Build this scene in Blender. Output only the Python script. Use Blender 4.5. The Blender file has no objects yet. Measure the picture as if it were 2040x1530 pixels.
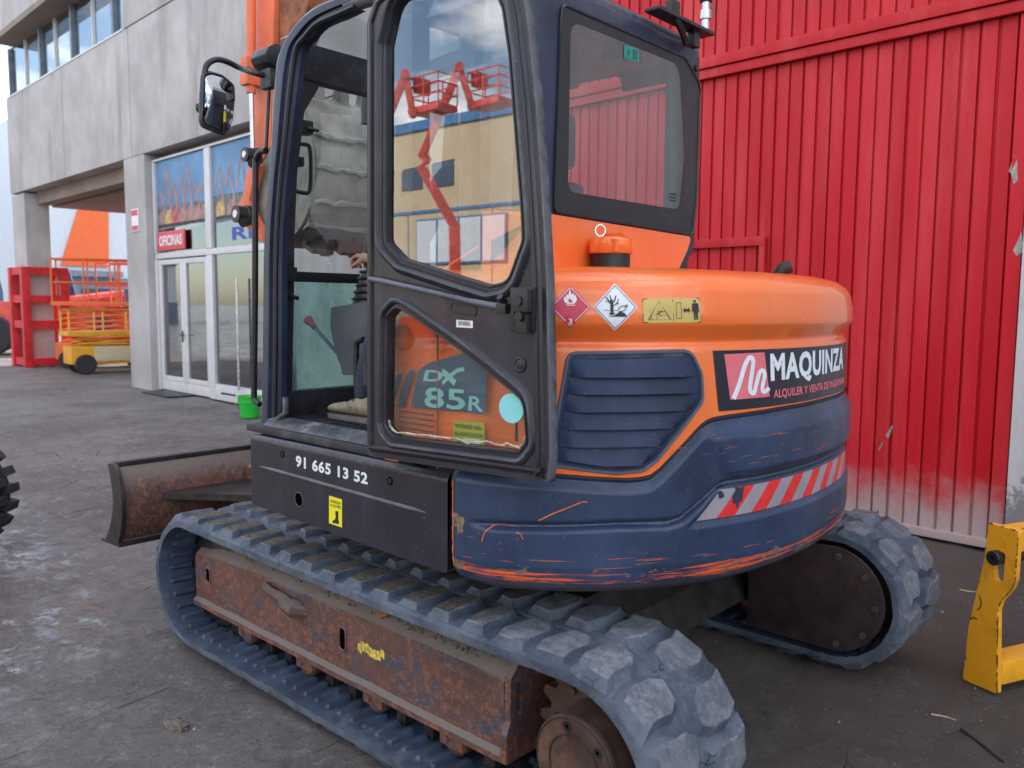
import bpy, bmesh, math, bisect, random
from mathutils import Vector, Matrix, noise
from mathutils.geometry import delaunay_2d_cdt
random.seed(7)
R = math.radians
scene = bpy.context.scene
COL = scene.collection
# ------------------------------------------------------------------ camera, sky, sun, exposure
cam_data = bpy.data.cameras.new('camera'); cam = bpy.data.objects.new('camera', cam_data); COL.objects.link(cam)
cam.matrix_world = Matrix([[-0.735992, 0.06971, -0.673392, -2.430174], [-0.676947, -0.064553, 0.733195, 2.822663], [0.007641, 0.995476, 0.094701, 1.577373], [0, 0, 0, 1.0]])
cam_data.sensor_width = 36; cam_data.lens = 29.0498
cam_data.clip_start = .05; cam_data.clip_end = 2000
cam_data.dof.use_dof = True; cam_data.dof.focus_distance = 3.0; cam_data.dof.aperture_fstop = 4.2
scene.camera = cam
SUN_EL, SUN_AZ = 33.0, 163.0          # azimuth of the direction the sun stands in, degrees clockwise from +Y
world = bpy.data.worlds.new('World'); scene.world = world; world.use_nodes = True
wn = world.node_tree; bg = wn.nodes['Background']
sky = wn.nodes.new('ShaderNodeTexSky'); sky.sky_type = 'NISHITA'; sky.sun_disc = False
sky.sun_elevation = R(SUN_EL); sky.sun_rotation = R(SUN_AZ); sky.air_density = 1.0; sky.dust_density = 1.0; sky.ozone_density = 1.5
tc = wn.nodes.new('ShaderNodeTexCoord'); mp = wn.nodes.new('ShaderNodeMapping'); mp.inputs['Scale'].default_value = (1.3, 1.3, 3.2); mp.inputs['Location'].default_value = (1.7, .4, .6)
nz = wn.nodes.new('ShaderNodeTexNoise'); nz.inputs['Scale'].default_value = 2.6; nz.inputs['Detail'].default_value = 7; nz.inputs['Roughness'].default_value = .55
cr = wn.nodes.new('ShaderNodeValToRGB'); cr.color_ramp.elements[0].position = .45; cr.color_ramp.elements[1].position = .62
mx = wn.nodes.new('ShaderNodeMixRGB'); mx.inputs[2].default_value = (11.5, 11.2, 11.0, 1)
wn.links.new(tc.outputs['Generated'], mp.inputs[0]); wn.links.new(mp.outputs[0], nz.inputs['Vector']); wn.links.new(nz.outputs['Fac'], cr.inputs[0])
wn.links.new(cr.outputs[0], mx.inputs[0]); wn.links.new(sky.outputs[0], mx.inputs[1]); wn.links.new(mx.outputs[0], bg.inputs[0])
bg.inputs[1].default_value = .15
sun_d = bpy.data.lights.new('sun', 'SUN'); sun_d.energy = 4.2; sun_d.angle = R(.5); sun_d.color = (1, .94, .85)
sun = bpy.data.objects.new('sun', sun_d); COL.objects.link(sun)
az, el = R(SUN_AZ), R(SUN_EL)
sun.rotation_euler = Vector((math.sin(az)*math.cos(el), math.cos(az)*math.cos(el), math.sin(el))).to_track_quat('Z', 'Y').to_euler()
vs = scene.view_settings; vs.view_transform = 'Standard'; vs.look = 'None'; vs.gamma = 1; vs.use_curve_mapping = False; vs.exposure = 1.25
scene.cycles.max_bounces = 8; scene.cycles.transparent_max_bounces = 16; scene.cycles.glossy_bounces = 4; scene.cycles.caustics_reflective = False

# plan outline of the tail of the upper body (x forward, y left), seen from above
_TAIL = [(-.60,1.130),(-.70,1.135),(-.80,1.112),(-.89,1.065),(-.975,1.002),(-1.06,.918),(-1.13,.825),(-1.192,.72),(-1.242,.60),(-1.279,.46),(-1.299,.31),(-1.307,.15),(-1.300,0),(-1.277,-.19),(-1.234,-.36),(-1.172,-.52),(-1.09,-.67),(-.985,-.80),(-.85,-.92),(-.70,-1.03),(-.55,-1.10)]
def _mk_outline():
    half = [(.62,1.13),(.40,1.13),(.18,1.13),(-.05,1.13),(-.25,1.13),(-.42,1.13)] + _TAIL
    full = half + [(-.40,-1.13),(-.20,-1.13),(.10,-1.13),(.62,-1.13)]
    out = []
    n = len(full)
    for i in range(n-1):
        p0 = full[max(i-1,0)]; p1 = full[i]; p2 = full[i+1]; p3 = full[min(i+2,n-1)]
        for k in range(8):
            t = k/8
            out.append(tuple(.5*((2*p1[a])+(-p0[a]+p2[a])*t+(2*p0[a]-5*p1[a]+4*p2[a]-p3[a])*t*t+(-p0[a]+3*p1[a]-3*p2[a]+p3[a])*t**3) for a in (0,1)))
    out.append(full[-1])
    cum = [0]
    for a, b in zip(out, out[1:]):
        cum.append(cum[-1]+math.hypot(b[0]-a[0], b[1]-a[1]))
    return out, cum
OUTL, CUM = _mk_outline()
def SP(s, z, d=0.0):
    """point on the body side: s metres along the outline from the front left corner, height z, d metres outwards"""
    s = min(max(s, 0), CUM[-1]-1e-6)
    i = bisect.bisect_right(CUM, s)-1
    i = min(i, len(OUTL)-2)
    f = (s-CUM[i])/max(CUM[i+1]-CUM[i], 1e-9)
    a, b = OUTL[i], OUTL[i+1]
    a0 = OUTL[max(i-1,0)]; b1 = OUTL[min(i+2,len(OUTL)-1)]
    t1 = (b[0]-a0[0], b[1]-a0[1]); t2 = (b1[0]-a[0], b1[1]-a[1])
    tx = t1[0]*(1-f)+t2[0]*f; ty = t1[1]*(1-f)+t2[1]*f
    l = math.hypot(tx, ty) or 1
    nx, ny = ty/l, -tx/l
    return (a[0]+(b[0]-a[0])*f+nx*d, a[1]+(b[1]-a[1])*f+ny*d, z)

# ------------------------------------------------------------------ materials
class NT:
    def __init__(s, name):
        s.m = bpy.data.materials.new(name); s.m.use_nodes = True; s.t = s.m.node_tree; s.n = s.t.nodes; s.b = s.n['Principled BSDF']
        s.tc = s.n.new('ShaderNodeNewGeometry'); s.co = s.tc.outputs['Position']; s.xyz = None
    def link(s, a, b): s.t.links.new(a, b)
    def vec(s, scale):
        m = s.n.new('ShaderNodeMapping'); s.link(s.co, m.inputs[0]); m.inputs['Scale'].default_value = scale; return m.outputs[0]
    def noise(s, scale, detail=5, rough=.6, stretch=(1, 1, 1), dist=0):
        t = s.n.new('ShaderNodeTexNoise'); s.link(s.vec(stretch), t.inputs['Vector']); t.inputs['Scale'].default_value = scale
        t.inputs['Detail'].default_value = detail; t.inputs['Roughness'].default_value = rough; t.inputs['Distortion'].default_value = dist; return t.outputs['Fac']
    def voro(s, scale, stretch=(1, 1, 1), feat='DISTANCE_TO_EDGE'):
        t = s.n.new('ShaderNodeTexVoronoi'); s.link(s.vec(stretch), t.inputs['Vector']); t.inputs['Scale'].default_value = scale; t.feature = feat; return t.outputs['Distance']
    def step(s, v, lo, hi):
        t = s.n.new('ShaderNodeMapRange'); s.link(v, t.inputs[0]); t.inputs[1].default_value = lo; t.inputs[2].default_value = hi; t.interpolation_type = 'SMOOTHSTEP'; return t.outputs[0]
    def z(s, ax='Z'):
        if s.xyz is None:
            s.xyz = s.n.new('ShaderNodeSeparateXYZ'); s.link(s.co, s.xyz.inputs[0])
        return s.xyz.outputs[ax]
    def math(s, op, a, b=None):
        t = s.n.new('ShaderNodeMath'); t.operation = op
        for i, v in enumerate((a, b)):
            if v is None: continue
            if isinstance(v, (int, float)): t.inputs[i].default_value = v
            else: s.link(v, t.inputs[i])
        return t.outputs[0]
    def mix(s, fac, a, b):
        t = s.n.new('ShaderNodeMixRGB')
        for i, v in enumerate((fac, a, b)):
            if isinstance(v, (int, float)): t.inputs[i].default_value = v
            elif isinstance(v, tuple): t.inputs[i].default_value = (*v, 1)
            else: s.link(v, t.inputs[i])
        return t.outputs[0]
    def set(s, col=None, rough=None, metal=0, bump=None, strength=.3, dist=.01, coat=0, spec=None):
        if col is not None:
            if isinstance(col, tuple): s.b.inputs['Base Color'].default_value = (*col, 1)
            else: s.link(col, s.b.inputs['Base Color'])
        if rough is not None:
            if isinstance(rough, (int, float)): s.b.inputs['Roughness'].default_value = rough
            else: s.link(rough, s.b.inputs['Roughness'])
        s.b.inputs['Metallic'].default_value = metal; s.b.inputs['Coat Weight'].default_value = coat
        if spec is not None: s.b.inputs['Specular IOR Level'].default_value = spec
        if bump is not None:
            b = s.n.new('ShaderNodeBump'); b.inputs['Strength'].default_value = strength; b.inputs['Distance'].default_value = dist
            s.link(bump, b.inputs['Height']); s.link(b.outputs[0], s.b.inputs['Normal'])
        return s.m

def simple(name, col, rough=.5, metal=0, var=.25, scale=6, bump=.15, bscale=60, bd=.002, coat=0, dirt=None, dirt_amt=.5):
    t = NT(name); n = t.noise(scale, 6); dark = tuple(c*(1-var) for c in col); lite = tuple(min(1, c*(1+var)) for c in col)
    c = t.mix(t.step(n, .3, .7), dark, lite)
    if dirt: c = t.mix(t.math('MULTIPLY', t.step(t.noise(scale*.6+1.3, 9, .7), .5, .68), dirt_amt), c, dirt)
    r = t.math('ADD', t.math('MULTIPLY', t.noise(scale*3, 4), .25), rough-.12)
    return t.set(c, r, metal, t.noise(bscale, 4), bump, bd, coat)

NAVY = (.012, .025, .060)
def m_orange():
    t = NT('orange_paint')
    c = t.mix(t.step(t.noise(2.2, 5), .3, .75), (.86, .150, .018), (.86, .185, .035))
    dust = t.math('MULTIPLY', t.step(t.noise(5, 8, .7, (1, 1, .35)), .45, .8), .30)
    c = t.mix(dust, c, (.80, .33, .18))
    sc = t.math('MULTIPLY', t.step(t.noise(38, 3, .6, (1, 1, .12)), .68, .74), t.step(t.noise(3.1, 2), .5, .6))
    c = t.mix(t.math('MULTIPLY', sc, .5), c, (.75, .48, .36))
    gr = t.math('MULTIPLY', t.step(t.noise(11, 7, .7, (1, 1, .10)), .52, .78), .38); c = t.mix(gr, c, (.50, .13, .05))
    grime = t.math('MULTIPLY', t.math('SUBTRACT', 1, t.step(t.z(), 1.455, 1.50)), t.step(t.noise(6, 7, .7), .40, .75)); c = t.mix(t.math('MULTIPLY', grime, .35), c, (.62, .22, .10))
    chip = t.math('MULTIPLY', t.step(t.noise(26, 5, .7, (1, 1, 1.6)), .69, .71), t.step(t.noise(2.3, 2), .52, .58))
    c = t.mix(chip, c, (.05, .018, .012))
    r = t.math('ADD', t.math('MULTIPLY', dust, .6), .30)
    return t.set(c, r, 0, t.noise(7, 4), .12, .01, .55)
def m_navy(name='navy_paint', wear=1.0, base=NAVY, coat=.1, spec=.38):
    t = NT(name)
    b2 = tuple(min(1, v*1.9+.006) for v in base)
    c = t.mix(t.step(t.noise(3.2, 7, .65), .3, .72), base, b2)
    dust = t.math('MULTIPLY', t.step(t.noise(9, 8, .7, (1, 1, .25)), .5, .8), .25)
    c = t.mix(t.math('MULTIPLY', dust, .6), c, (.13, .14, .17))
    if wear:
        # long scratches running round the body showing the orange undercoat
        s1 = t.step(t.noise(9, 9, .75, (.55, .55, 13)), .62, .65)
        s1 = t.math('MULTIPLY', s1, t.step(t.noise(2.6, 3), .52, .62))
        zl = t.z()
        low = t.math('SUBTRACT', t.math('SUBTRACT', 1, t.step(zl, .806, .850)), t.math('MULTIPLY', t.math('SUBTRACT', 1, t.step(zl, .765, .792)), .55))
        s2 = t.step(t.noise(4, 9, .8, (.7, .7, 26)), .50, .53)
        s2 = t.math('MULTIPLY', s2, t.step(t.math('ADD', low, t.math('MULTIPLY', t.noise(2.2, 5, .75), 1.0)), 1.30, 1.42))
        c = t.mix(t.math('MULTIPLY', s1, .75*wear), c, (.50, .12, .045))
        c = t.mix(t.math('MULTIPLY', s2, wear), c, (.74, .115, .02))
        prim = t.math('MULTIPLY', t.step(t.noise(8, 6, .7, (1, 1, 2.4)), .57, .59), t.step(low, .25, .6))
        c = t.mix(t.math('MULTIPLY', prim, wear), c, (.17, .13, .085))
        c = t.mix(t.math('MULTIPLY', t.math('MULTIPLY', t.math('SUBTRACT', 1, t.step(zl, .758, .79)), t.step(t.noise(3, 7, .7), .4, .6)), .8), c, (.085, .060, .045))
        fine = t.math('MULTIPLY', t.step(t.noise(60, 2, .5, (1, 1, .10)), .70, .76), t.step(t.noise(2, 2), .5, .7))
        c = t.mix(t.math('MULTIPLY', fine, .4), c, (.35, .36, .40))
    pn_ = t.n.new('ShaderNodeNewGeometry'); ew = t.math('MULTIPLY', t.step(t.math('ADD', pn_.outputs['Pointiness'], t.math('MULTIPLY', t.math('SUBTRACT', t.noise(22, 6, .75), .5), .06)), .525, .56), .45)
    c = t.mix(ew, c, (.20, .21, .235))
    sp_ = t.math('MULTIPLY', t.step(t.noise(120, 2, .5), .70, .74), .35); c = t.mix(sp_, c, (.28, .28, .29))
    r = t.math('ADD', t.math('MULTIPLY', t.noise(5, 6, .7), .35), .24)
    return t.set(c, r, 0, t.math('ADD', t.noise(30, 5, .6), t.math('MULTIPLY', t.noise(4, 4), 2)), .12, .004, coat, spec)
def m_rust():
    t = NT('rusty_brown_steel')
    c = t.mix(t.step(t.noise(3.5, 7, .7), .35, .65), (.070, .038, .036), (.12, .058, .048))
    bl = t.step(t.noise(7, 8, .75, (1, 1, 1.4)), .50, .60)
    c = t.mix(bl, c, (.050, .055, .085))
    rs = t.math('MULTIPLY', t.step(t.noise(34, 10, .85, (.7, 1, 1)), .50, .56), t.step(t.noise(3.1, 5), .34, .50))
    c = t.mix(t.math('MULTIPLY', rs, .85), c, (.27, .10, .052))
    rl = t.math('MULTIPLY', t.step(t.noise(48, 8, .85, (1, 1, .45), .8), .57, .62), t.step(t.noise(2.2, 3), .42, .52))
    c = t.mix(rl, c, (.34, .17, .11))
    # grey dust on faces that look up
    g = t.n.new('ShaderNodeNewGeometry'); sx = t.n.new('ShaderNodeSeparateXYZ'); t.link(g.outputs['Normal'], sx.inputs[0])
    up = t.step(t.math('ADD', sx.outputs['Z'], t.math('MULTIPLY', t.noise(14, 7, .7), .35)), .38, .70)
    c = t.mix(t.math('MULTIPLY', up, .9), c, (.17, .15, .14))
    return t.set(c, .62, 0, t.noise(30, 9, .75), .6, .012)
def m_rubber():
    t = NT('dusty_rubber')
    n1 = t.step(t.noise(4.5, 8, .7), .32, .66)
    c = t.mix(n1, (.038, .054, .084), (.105, .132, .178))
    c = t.mix(t.math('MULTIPLY', t.step(t.noise(26, 8, .8), .54, .66), .35), c, (.20, .235, .30))
    cr_ = t.math('SUBTRACT', 1, t.step(t.voro(22, (1, 1, 1)), .0, .035))
    cr_ = t.math('MULTIPLY', cr_, t.step(t.noise(5, 3), .58, .64))
    c = t.mix(cr_, c, (.02, .025, .035))
    h = t.math('SUBTRACT', t.noise(42, 8, .75), t.math('MULTIPLY', cr_, .8))
    return t.set(c, .78, 0, h, .55, .010)
def m_rubber_top():
    t = NT('worn_rubber_lug')
    oi = t.n.new('ShaderNodeObjectInfo')
    c = t.mix(oi.outputs['Random'], (.135, .152, .190), (.205, .222, .26))
    c = t.mix(t.math('MULTIPLY', t.step(t.noise(13, 9, .85), .42, .58), .85), c, (.070, .085, .115))
    c = t.mix(t.math('MULTIPLY', t.step(t.noise(33, 8, .8), .56, .62), .5), c, (.085, .075, .060))
    # brown mud dried on the lugs towards the front
    mud = t.step(t.math('ADD', t.z('X'), t.math('MULTIPLY', t.noise(7, 3), .5)), -.52, -.36)
    mud = t.math('MULTIPLY', mud, t.step(t.noise(11, 6, .7), .22, .36))
    g = t.n.new('ShaderNodeNewGeometry'); sx = t.n.new('ShaderNodeSeparateXYZ'); t.link(g.outputs['Normal'], sx.inputs[0])
    mud = t.math('MULTIPLY', mud, t.step(sx.outputs['Z'], .80, .93))
    mc = t.mix(t.step(t.noise(60, 6, .8), .4, .62), (.045, .037, .030), (.135, .115, .092))
    c = t.mix(mud, c, mc)
    cr_ = t.math('MULTIPLY', t.math('SUBTRACT', 1, t.step(t.voro(21, (1, 1, 1)), .0, .022)), t.step(t.noise(9, 3), .62, .68))
    c = t.mix(cr_, c, (.02, .025, .03))
    return t.set(c, .8, 0, t.math('SUBTRACT', t.noise(55, 8, .8), cr_), .6, .009)
def m_ground():
    t = NT('yard_ground')
    n1 = t.noise(.55, 6, .62)
    c = t.mix(t.step(n1, .35, .66), (.15, .128, .122), (.25, .225, .218))
    c = t.mix(t.math('MULTIPLY', t.step(t.noise(2.3, 9, .72), .5, .66), .6), c, (.105, .090, .088))
    c = t.mix(t.math('MULTIPLY', t.step(t.noise(7.5, 9, .8), .54, .62), .6), c, (.36, .345, .345))
    c = t.mix(t.math('MULTIPLY', t.step(t.noise(26, 9, .8), .50, .60), .55), c, (.085, .080, .083))
    c = t.mix(t.math('MULTIPLY', t.step(t.noise(31, 9, .85), .56, .62), .5), c, (.42, .405, .405))
    ck = t.math('MULTIPLY', t.math('SUBTRACT', 1, t.step(t.voro(3.1, (1, .55, 1)), .0, .022)), t.step(t.noise(1.6, 4), .52, .60))
    c = t.mix(t.math('MULTIPLY', ck, .8), c, (.03, .028, .03))
    # the brown muddy stretch along the gate
    b = t.math('MULTIPLY', t.step(t.math('MULTIPLY', t.z('Y'), -1), -.6, 1.2), t.step(t.math('MULTIPLY', t.z('X'), -1), -.4, .8))
    b = t.math('MULTIPLY', b, t.step(t.noise(1.7, 6, .7), .34, .52))
    c = t.mix(t.math('MULTIPLY', b, .8), c, (.150, .108, .078))
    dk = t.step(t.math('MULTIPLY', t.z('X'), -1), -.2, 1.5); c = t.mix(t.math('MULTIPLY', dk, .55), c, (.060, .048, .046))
    sp = t.math('SUBTRACT', 1, t.step(t.noise(95, 3, .6), .33, .37))
    c = t.mix(t.math('MULTIPLY', sp, .45), c, (.025, .023, .022))
    sw = t.step(t.noise(70, 3, .6), .68, .72)
    c = t.mix(t.math('MULTIPLY', sw, .6), c, (.40, .38, .36))
    wet = t.math('MAXIMUM', t.step(t.noise(1.1, 7, .68), .42, .54), t.math('MULTIPLY', t.step(t.noise(9, 8, .75), .46, .52), .7))
    wet = t.math('MULTIPLY', wet, t.math('MULTIPLY', t.step(t.z('Y'), .3, 1.3), t.step(t.z('X'), .4, 1.6)))
    c = t.mix(t.math('MULTIPLY', wet, .25), c, (.07, .065, .066))
    r = t.math('SUBTRACT', .78, t.math('MULTIPLY', wet, .56))
    h = t.math('ADD', t.math('MULTIPLY', t.noise(9, 10, .78), 1.0), t.math('MULTIPLY', t.noise(48, 8, .8), .55))
    h = t.math('SUBTRACT', h, t.math('MULTIPLY', ck, .4))
    m_ = t.set(c, r, 0, h, 1.0, .045)
    film = t.math('MULTIPLY', wet, t.step(t.noise(34, 8, .8), .46, .55))
    t.link(t.math('MULTIPLY', film, .75), t.b.inputs['Coat Weight']); t.b.inputs['Coat Roughness'].default_value = .16
    g2 = t.n.new('ShaderNodeNewGeometry'); t.link(g2.outputs['Normal'], t.b.inputs['Coat Normal']); return m_
def m_red(name, fade=True):
    t = NT(name); oi = t.n.new('ShaderNodeObjectInfo')
    c = t.mix(oi.outputs['Random'], (.47, .006, .014), (.55, .009, .022))
    c = t.mix(t.math('MULTIPLY', t.step(t.noise(3, 7, .65, (1, 1, .12)), .42, .78), .35), c, (.74, .13, .14))
    c = t.mix(t.math('MULTIPLY', t.step(t.noise(14, 4, .6, (1, 1, .05)), .60, .70), .45), c, (.36, .010, .015))
    if fade:
        f = t.math('ADD', t.math('MULTIPLY', t.z(), -1), t.math('MULTIPLY', t.math('SUBTRACT', t.noise(5, 6, .7), .5), .55))
        f = t.step(f, -.50, -.10)
        c = t.mix(t.math('MULTIPLY', f, .92), c, (.42, .35, .34))
        rst = t.math('MULTIPLY', t.step(t.noise(3.6, 7, .7, (1, 1, .5)), .60, .62), t.step(t.math('MULTIPLY', t.z(), -1), -.34, -.15))
        c = t.mix(rst, c, (.20, .028, .022))
        up = t.math('MULTIPLY', t.step(t.z(), 3.45, 3.75), t.step(t.noise(5, 8, .75, (1, 1, .5)), .58, .64))
        c = t.mix(t.math('MULTIPLY', up, .8), c, (.10, .05, .06))
    return t.set(c, .45, 0, t.noise(2.5, 4, .5, (1, 1, .5)), .45, .02, 0, .3)
def m_concrete(name, c1, c2, stain=.5, pe=False):
    t = NT(name)
    c = t.mix(t.step(t.noise(.9, 7, .65), .3, .7), c1, c2)
    st = t.math('MULTIPLY', t.step(t.noise(1.3, 8, .7, (1, 1, .16)), .5, .75), stain)
    c = t.mix(st, c, tuple(v*.62 for v in c1))
    c = t.mix(t.math('MULTIPLY', t.step(t.noise(45, 4, .7), .55, .7), .25), c, tuple(v*.7 for v in c1))
    if pe:
        p = t.step(t.math('ADD', t.noise(2.6, 9, .75), t.math('MULTIPLY', t.z(), -.16)), .38, .42)
        c = t.mix(p, c, (.24, .225, .23))
        c = t.mix(t.math('MULTIPLY', t.step(t.noise(10, 9, .8), .52, .6), .5), c, (.60, .58, .60))
    return t.set(c, .88, 0, t.noise(22, 9, .75), .5, .01)
def m_glass(name, tint=(.62, .72, .70), refl=.12, dirt=.12, rough=.0, dcol=(.50, .50, .46)):
    t = NT(name); n = t.n; out = n['Material Output']
    tr = n.new('ShaderNodeBsdfTransparent'); tr.inputs[0].default_value = (*tint, 1)
    gl = n.new('ShaderNodeBsdfGlossy'); gl.inputs['Roughness'].default_value = rough; gl.inputs[0].default_value = (1, 1, 1, 1)
    gm = n.new('ShaderNodeNewGeometry'); dp = n.new('ShaderNodeVectorMath'); dp.operation = 'DOT_PRODUCT'; t.link(gm.outputs['Normal'], dp.inputs[0]); t.link(gm.outputs['Incoming'], dp.inputs[1])
    k5 = t.math('POWER', t.math('SUBTRACT', 1, t.math('ABSOLUTE', dp.outputs['Value'])), 5)
    f = t.math('MINIMUM', t.math('ADD', t.math('MULTIPLY', k5, .9), .07+refl), .95)
    m1 = n.new('ShaderNodeMixShader'); t.link(f, m1.inputs[0]); t.link(tr.outputs[0], m1.inputs[1]); t.link(gl.outputs[0], m1.inputs[2])
    di = n.new('ShaderNodeBsdfDiffuse'); di.inputs[0].default_value = (*dcol, 1)
    d = t.math('MULTIPLY', t.step(t.noise(5, 9, .75, (1, 1, .5)), .42, .8), dirt)
    m2 = n.new('ShaderNodeMixShader'); t.link(d, m2.inputs[0]); t.link(m1.outputs[0], m2.inputs[1]); t.link(di.outputs[0], m2.inputs[2])
    t.link(m2.outputs[0], out.inputs['Surface']); return t.m

M = {}
M['orange'] = m_orange(); M['navy'] = m_navy(); M['navy_plain'] = m_navy('navy_paint_clean', 0, (.020, .024, .042)); M['skirt'] = m_navy('skirt_paint', 0, (.008, .009, .018), .15, .4)
M['vent'] = m_navy('vent_plastic', 0, (.010, .020, .052), 0, .25)
M['doorpaint'] = m_navy('door_paint', 0, (.012, .013, .022), .15, .4)
M['cabpaint'] = m_navy('cab_paint', 0, (.012, .020, .044), .1, .4)
M['rust'] = m_rust(); M['rubber'] = m_rubber(); M['lug'] = m_rubber_top()
M['rubber_in'] = simple('inner_rubber', (.026, .042, .078), .62, 0, .35, 7, .4, 40, .004, 0, (.13, .16, .21), .5)
M['black'] = simple('black_plastic', (.014, .015, .020), .42, 0, .3, 8, .2, 60, .002)
M['black_dusty'] = simple('dusty_black', (.020, .023, .034), .5, 0, .4, 8, .2, 60, .002, 0, (.10, .10, .10), .6)
M['seal'] = simple('window_rubber', (.010, .012, .020), .38, 0, .3, 10, .1)
M['grey_plastic'] = simple('grey_plastic', (.105, .105, .13), .55, 0, .15, 10, .2)
M['steel'] = simple('dark_steel', (.045, .043, .045), .45, .6, .4, 9, .3, 40, .003, 0, (.09, .06, .045), .7)
M['hub'] = simple('rusty_hub', (.070, .040, .034), .6, 0, .4, 9, .5, 40, .006, 0, (.20, .10, .06), .5)
M['chrome'] = simple('bare_steel', (.55, .56, .58), .28, .9, .15, 10, .05)
M['yellow'] = simple('yellow_paint', (.78, .36, .015), .42, 0, .06, 3, .15, 30, .003, 0, (.10, .05, .02), .35)
M['edge_dark'] = simple('worn_dark_edge', (.035, .022, .014), .6)
M['red'] = m_red('red_gate_paint'); M['redp'] = simple('red_paint', (.55, .02, .03), .45)
M['redrail'] = m_red('red_rail_paint', False)
M['concrete'] = m_concrete('concrete', (.36, .355, .36), (.50, .495, .50), .8)
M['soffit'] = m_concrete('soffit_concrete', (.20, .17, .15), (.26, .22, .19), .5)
M['whitewall'] = m_concrete('peeling_white_wall', (.50, .49, .51), (.62, .61, .64), .35, True)
M['beige'] = m_concrete('beige_wall', (.46, .37, .24), (.52, .42, .28), .15)
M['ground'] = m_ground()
M['alu'] = simple('white_aluminium', (.60, .61, .64), .4, 0, .06, 5, .05)
M['white'] = simple('white_paint', (.78, .80, .84), .5, 0, .04); M['whiteprint'] = simple('white_print', (.72, .78, .86), .5, 0, .05, 20, .05)
M['cyan'] = simple('cyan_print', (.24, .68, .74), .5, 0, .04); M['teal'] = simple('teal_print', (.010, .10, .21), .4, 0, .15)
M['yprint'] = simple('yellow_print', (.80, .74, .02), .5, 0, .04); M['gprint'] = simple('gold_print', (.56, .43, .13), .5, 0, .08)
M['lime'] = simple('lime_print', (.42, .50, .04), .5, 0, .05)
M['ink'] = simple('black_print', (.012, .012, .018), .5, 0, .1); M['banner'] = simple('banner_black', (.010, .012, .024), .35, 0, .3)
M['pinkred'] = simple('faded_red_print', (.72, .16, .20), .45, 0, .1, 8); M['redprint'] = simple('red_print', (.72, .030, .028), .45, 0, .15, 12)
M['crimson'] = simple('crimson_print', (.60, .015, .075), .28, 0, .1, 6); M['greyrefl'] = simple('grey_reflective', (.30, .28, .33), .45, 0, .1, 12)
M['green'] = simple('green_plastic', (.02, .50, .05), .4, 0, .1); M['khaki'] = simple('suede', (.30, .27, .21), .9, 0, .2, 25, .3, 90, .003)
M['sole'] = simple('shoe_sole', (.16, .15, .15), .8); M['skin'] = simple('skin', (.45, .24, .17), .55, 0, .1)
M['cloth'] = simple('work_trousers', (.035, .045, .075), .9, 0, .2, 12, .3, 120, .003); M['shirt'] = simple('grey_work_shirt', (.10, .11, .12), .9, 0, .2, 12, .3, 120, .003)
M['hair'] = simple('hair', (.02, .015, .012), .7); M['redknob'] = simple('red_knob', (.42, .035, .05), .4)
M['mudsteel'] = simple('muddy_bucket_steel', (.24, .25, .22), .72, 0, .35, 5, .6, 26, .012, 0, (.34, .30, .24), .8)
M['armorange'] = simple('weathered_orange', (.72, .16, .065), .5, 0, .18, 4, .25, 30, .004, 0, (.42, .12, .06), .45)
M['rustorange'] = simple('rusty_orange', (.24, .085, .035), .65, 0, .5, 9, .5, 30, .006, 0, (.42, .16, .06), .7)
M['glass_tint'] = m_glass('tinted_glass', (.60, .72, .70), .10, .14, 0, (.45, .46, .46))
M['glass_clear'] = m_glass('clear_glass', (.62, .80, .78), .02, .55, 0, (.30, .50, .50))
M['glass_door'] = m_glass('door_glass', (.74, .80, .76), .13, .14, 0, (.42, .46, .44))
M['glass_low'] = m_glass('low_door_glass', (.80, .80, .74), .0, .10)
M['glass_office'] = m_glass('office_glass', (.42, .46, .48), .16, .05)
M['mirror'] = simple('mirror_glass', (.75, .78, .80), .05, 1, 0, 5, 0)
M['mirror'].node_tree.nodes['Principled BSDF'].inputs['Roughness'].default_value = .03
def plain(name, col, rough=.5, metal=0):
    m = bpy.data.materials.new(name); m.use_nodes = True; b = m.node_tree.nodes['Principled BSDF']; b.inputs['Base Color'].default_value = (*col, 1)
    b.inputs['Roughness'].default_value = rough; b.inputs['Metallic'].default_value = metal; return m
M['glass_upper'] = m_glass('upper_glass', (.84, .88, .88), .0, .10)
M['exitgreen'] = simple('green_sticker', (.02, .30, .24), .5, 0, .05); M['exitdark'] = simple('dark_green_print', (.01, .12, .10), .5, 0, .05)
M['trimteal'] = simple('grey_teal_trim', (.10, .17, .165), .5, 0, .1)
M['mirror'] = plain('mirror_silver', (.7, .73, .76), .02, 1)
M['skyblue'] = simple('mural_blue', (.10, .25, .46), .5, 0, .25, 1.2, 0); M['muralgrey'] = simple('mural_grey', (.12, .13, .16), .5, 0, .5, 9, 0)
M['muralor'] = simple('mural_orange', (.34, .19, .17), .5, 0, .3, 6, 0); M['muralred'] = simple('mural_red', (.45, .08, .09), .5, 0, .4, 8, 0)
M['muralyel'] = simple('mural_yellow', (.48, .34, .12), .5, 0, .3, 8, 0); M['bluesign'] = simple('blue_letters', (.03, .06, .42), .5, 0, .05)
M['room'] = simple('office_interior', (.24, .21, .20), .8, 0, .3, 1.5); M['roomfloor'] = simple('office_floor', (.20, .20, .20), .4)
M['lorange'] = simple('lift_orange', (.80, .16, .04), .45, 0, .1); M['lyellow'] = simple('lift_yellow', (.74, .36, .02), .45, 0, .1)
M['cream'] = simple('cream_paint', (.58, .54, .36), .5, 0, .05); M['tyre'] = simple('tyre_rubber', (.020, .022, .030), .7, 0, .3, 20, .4, 60, .004)
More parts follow.
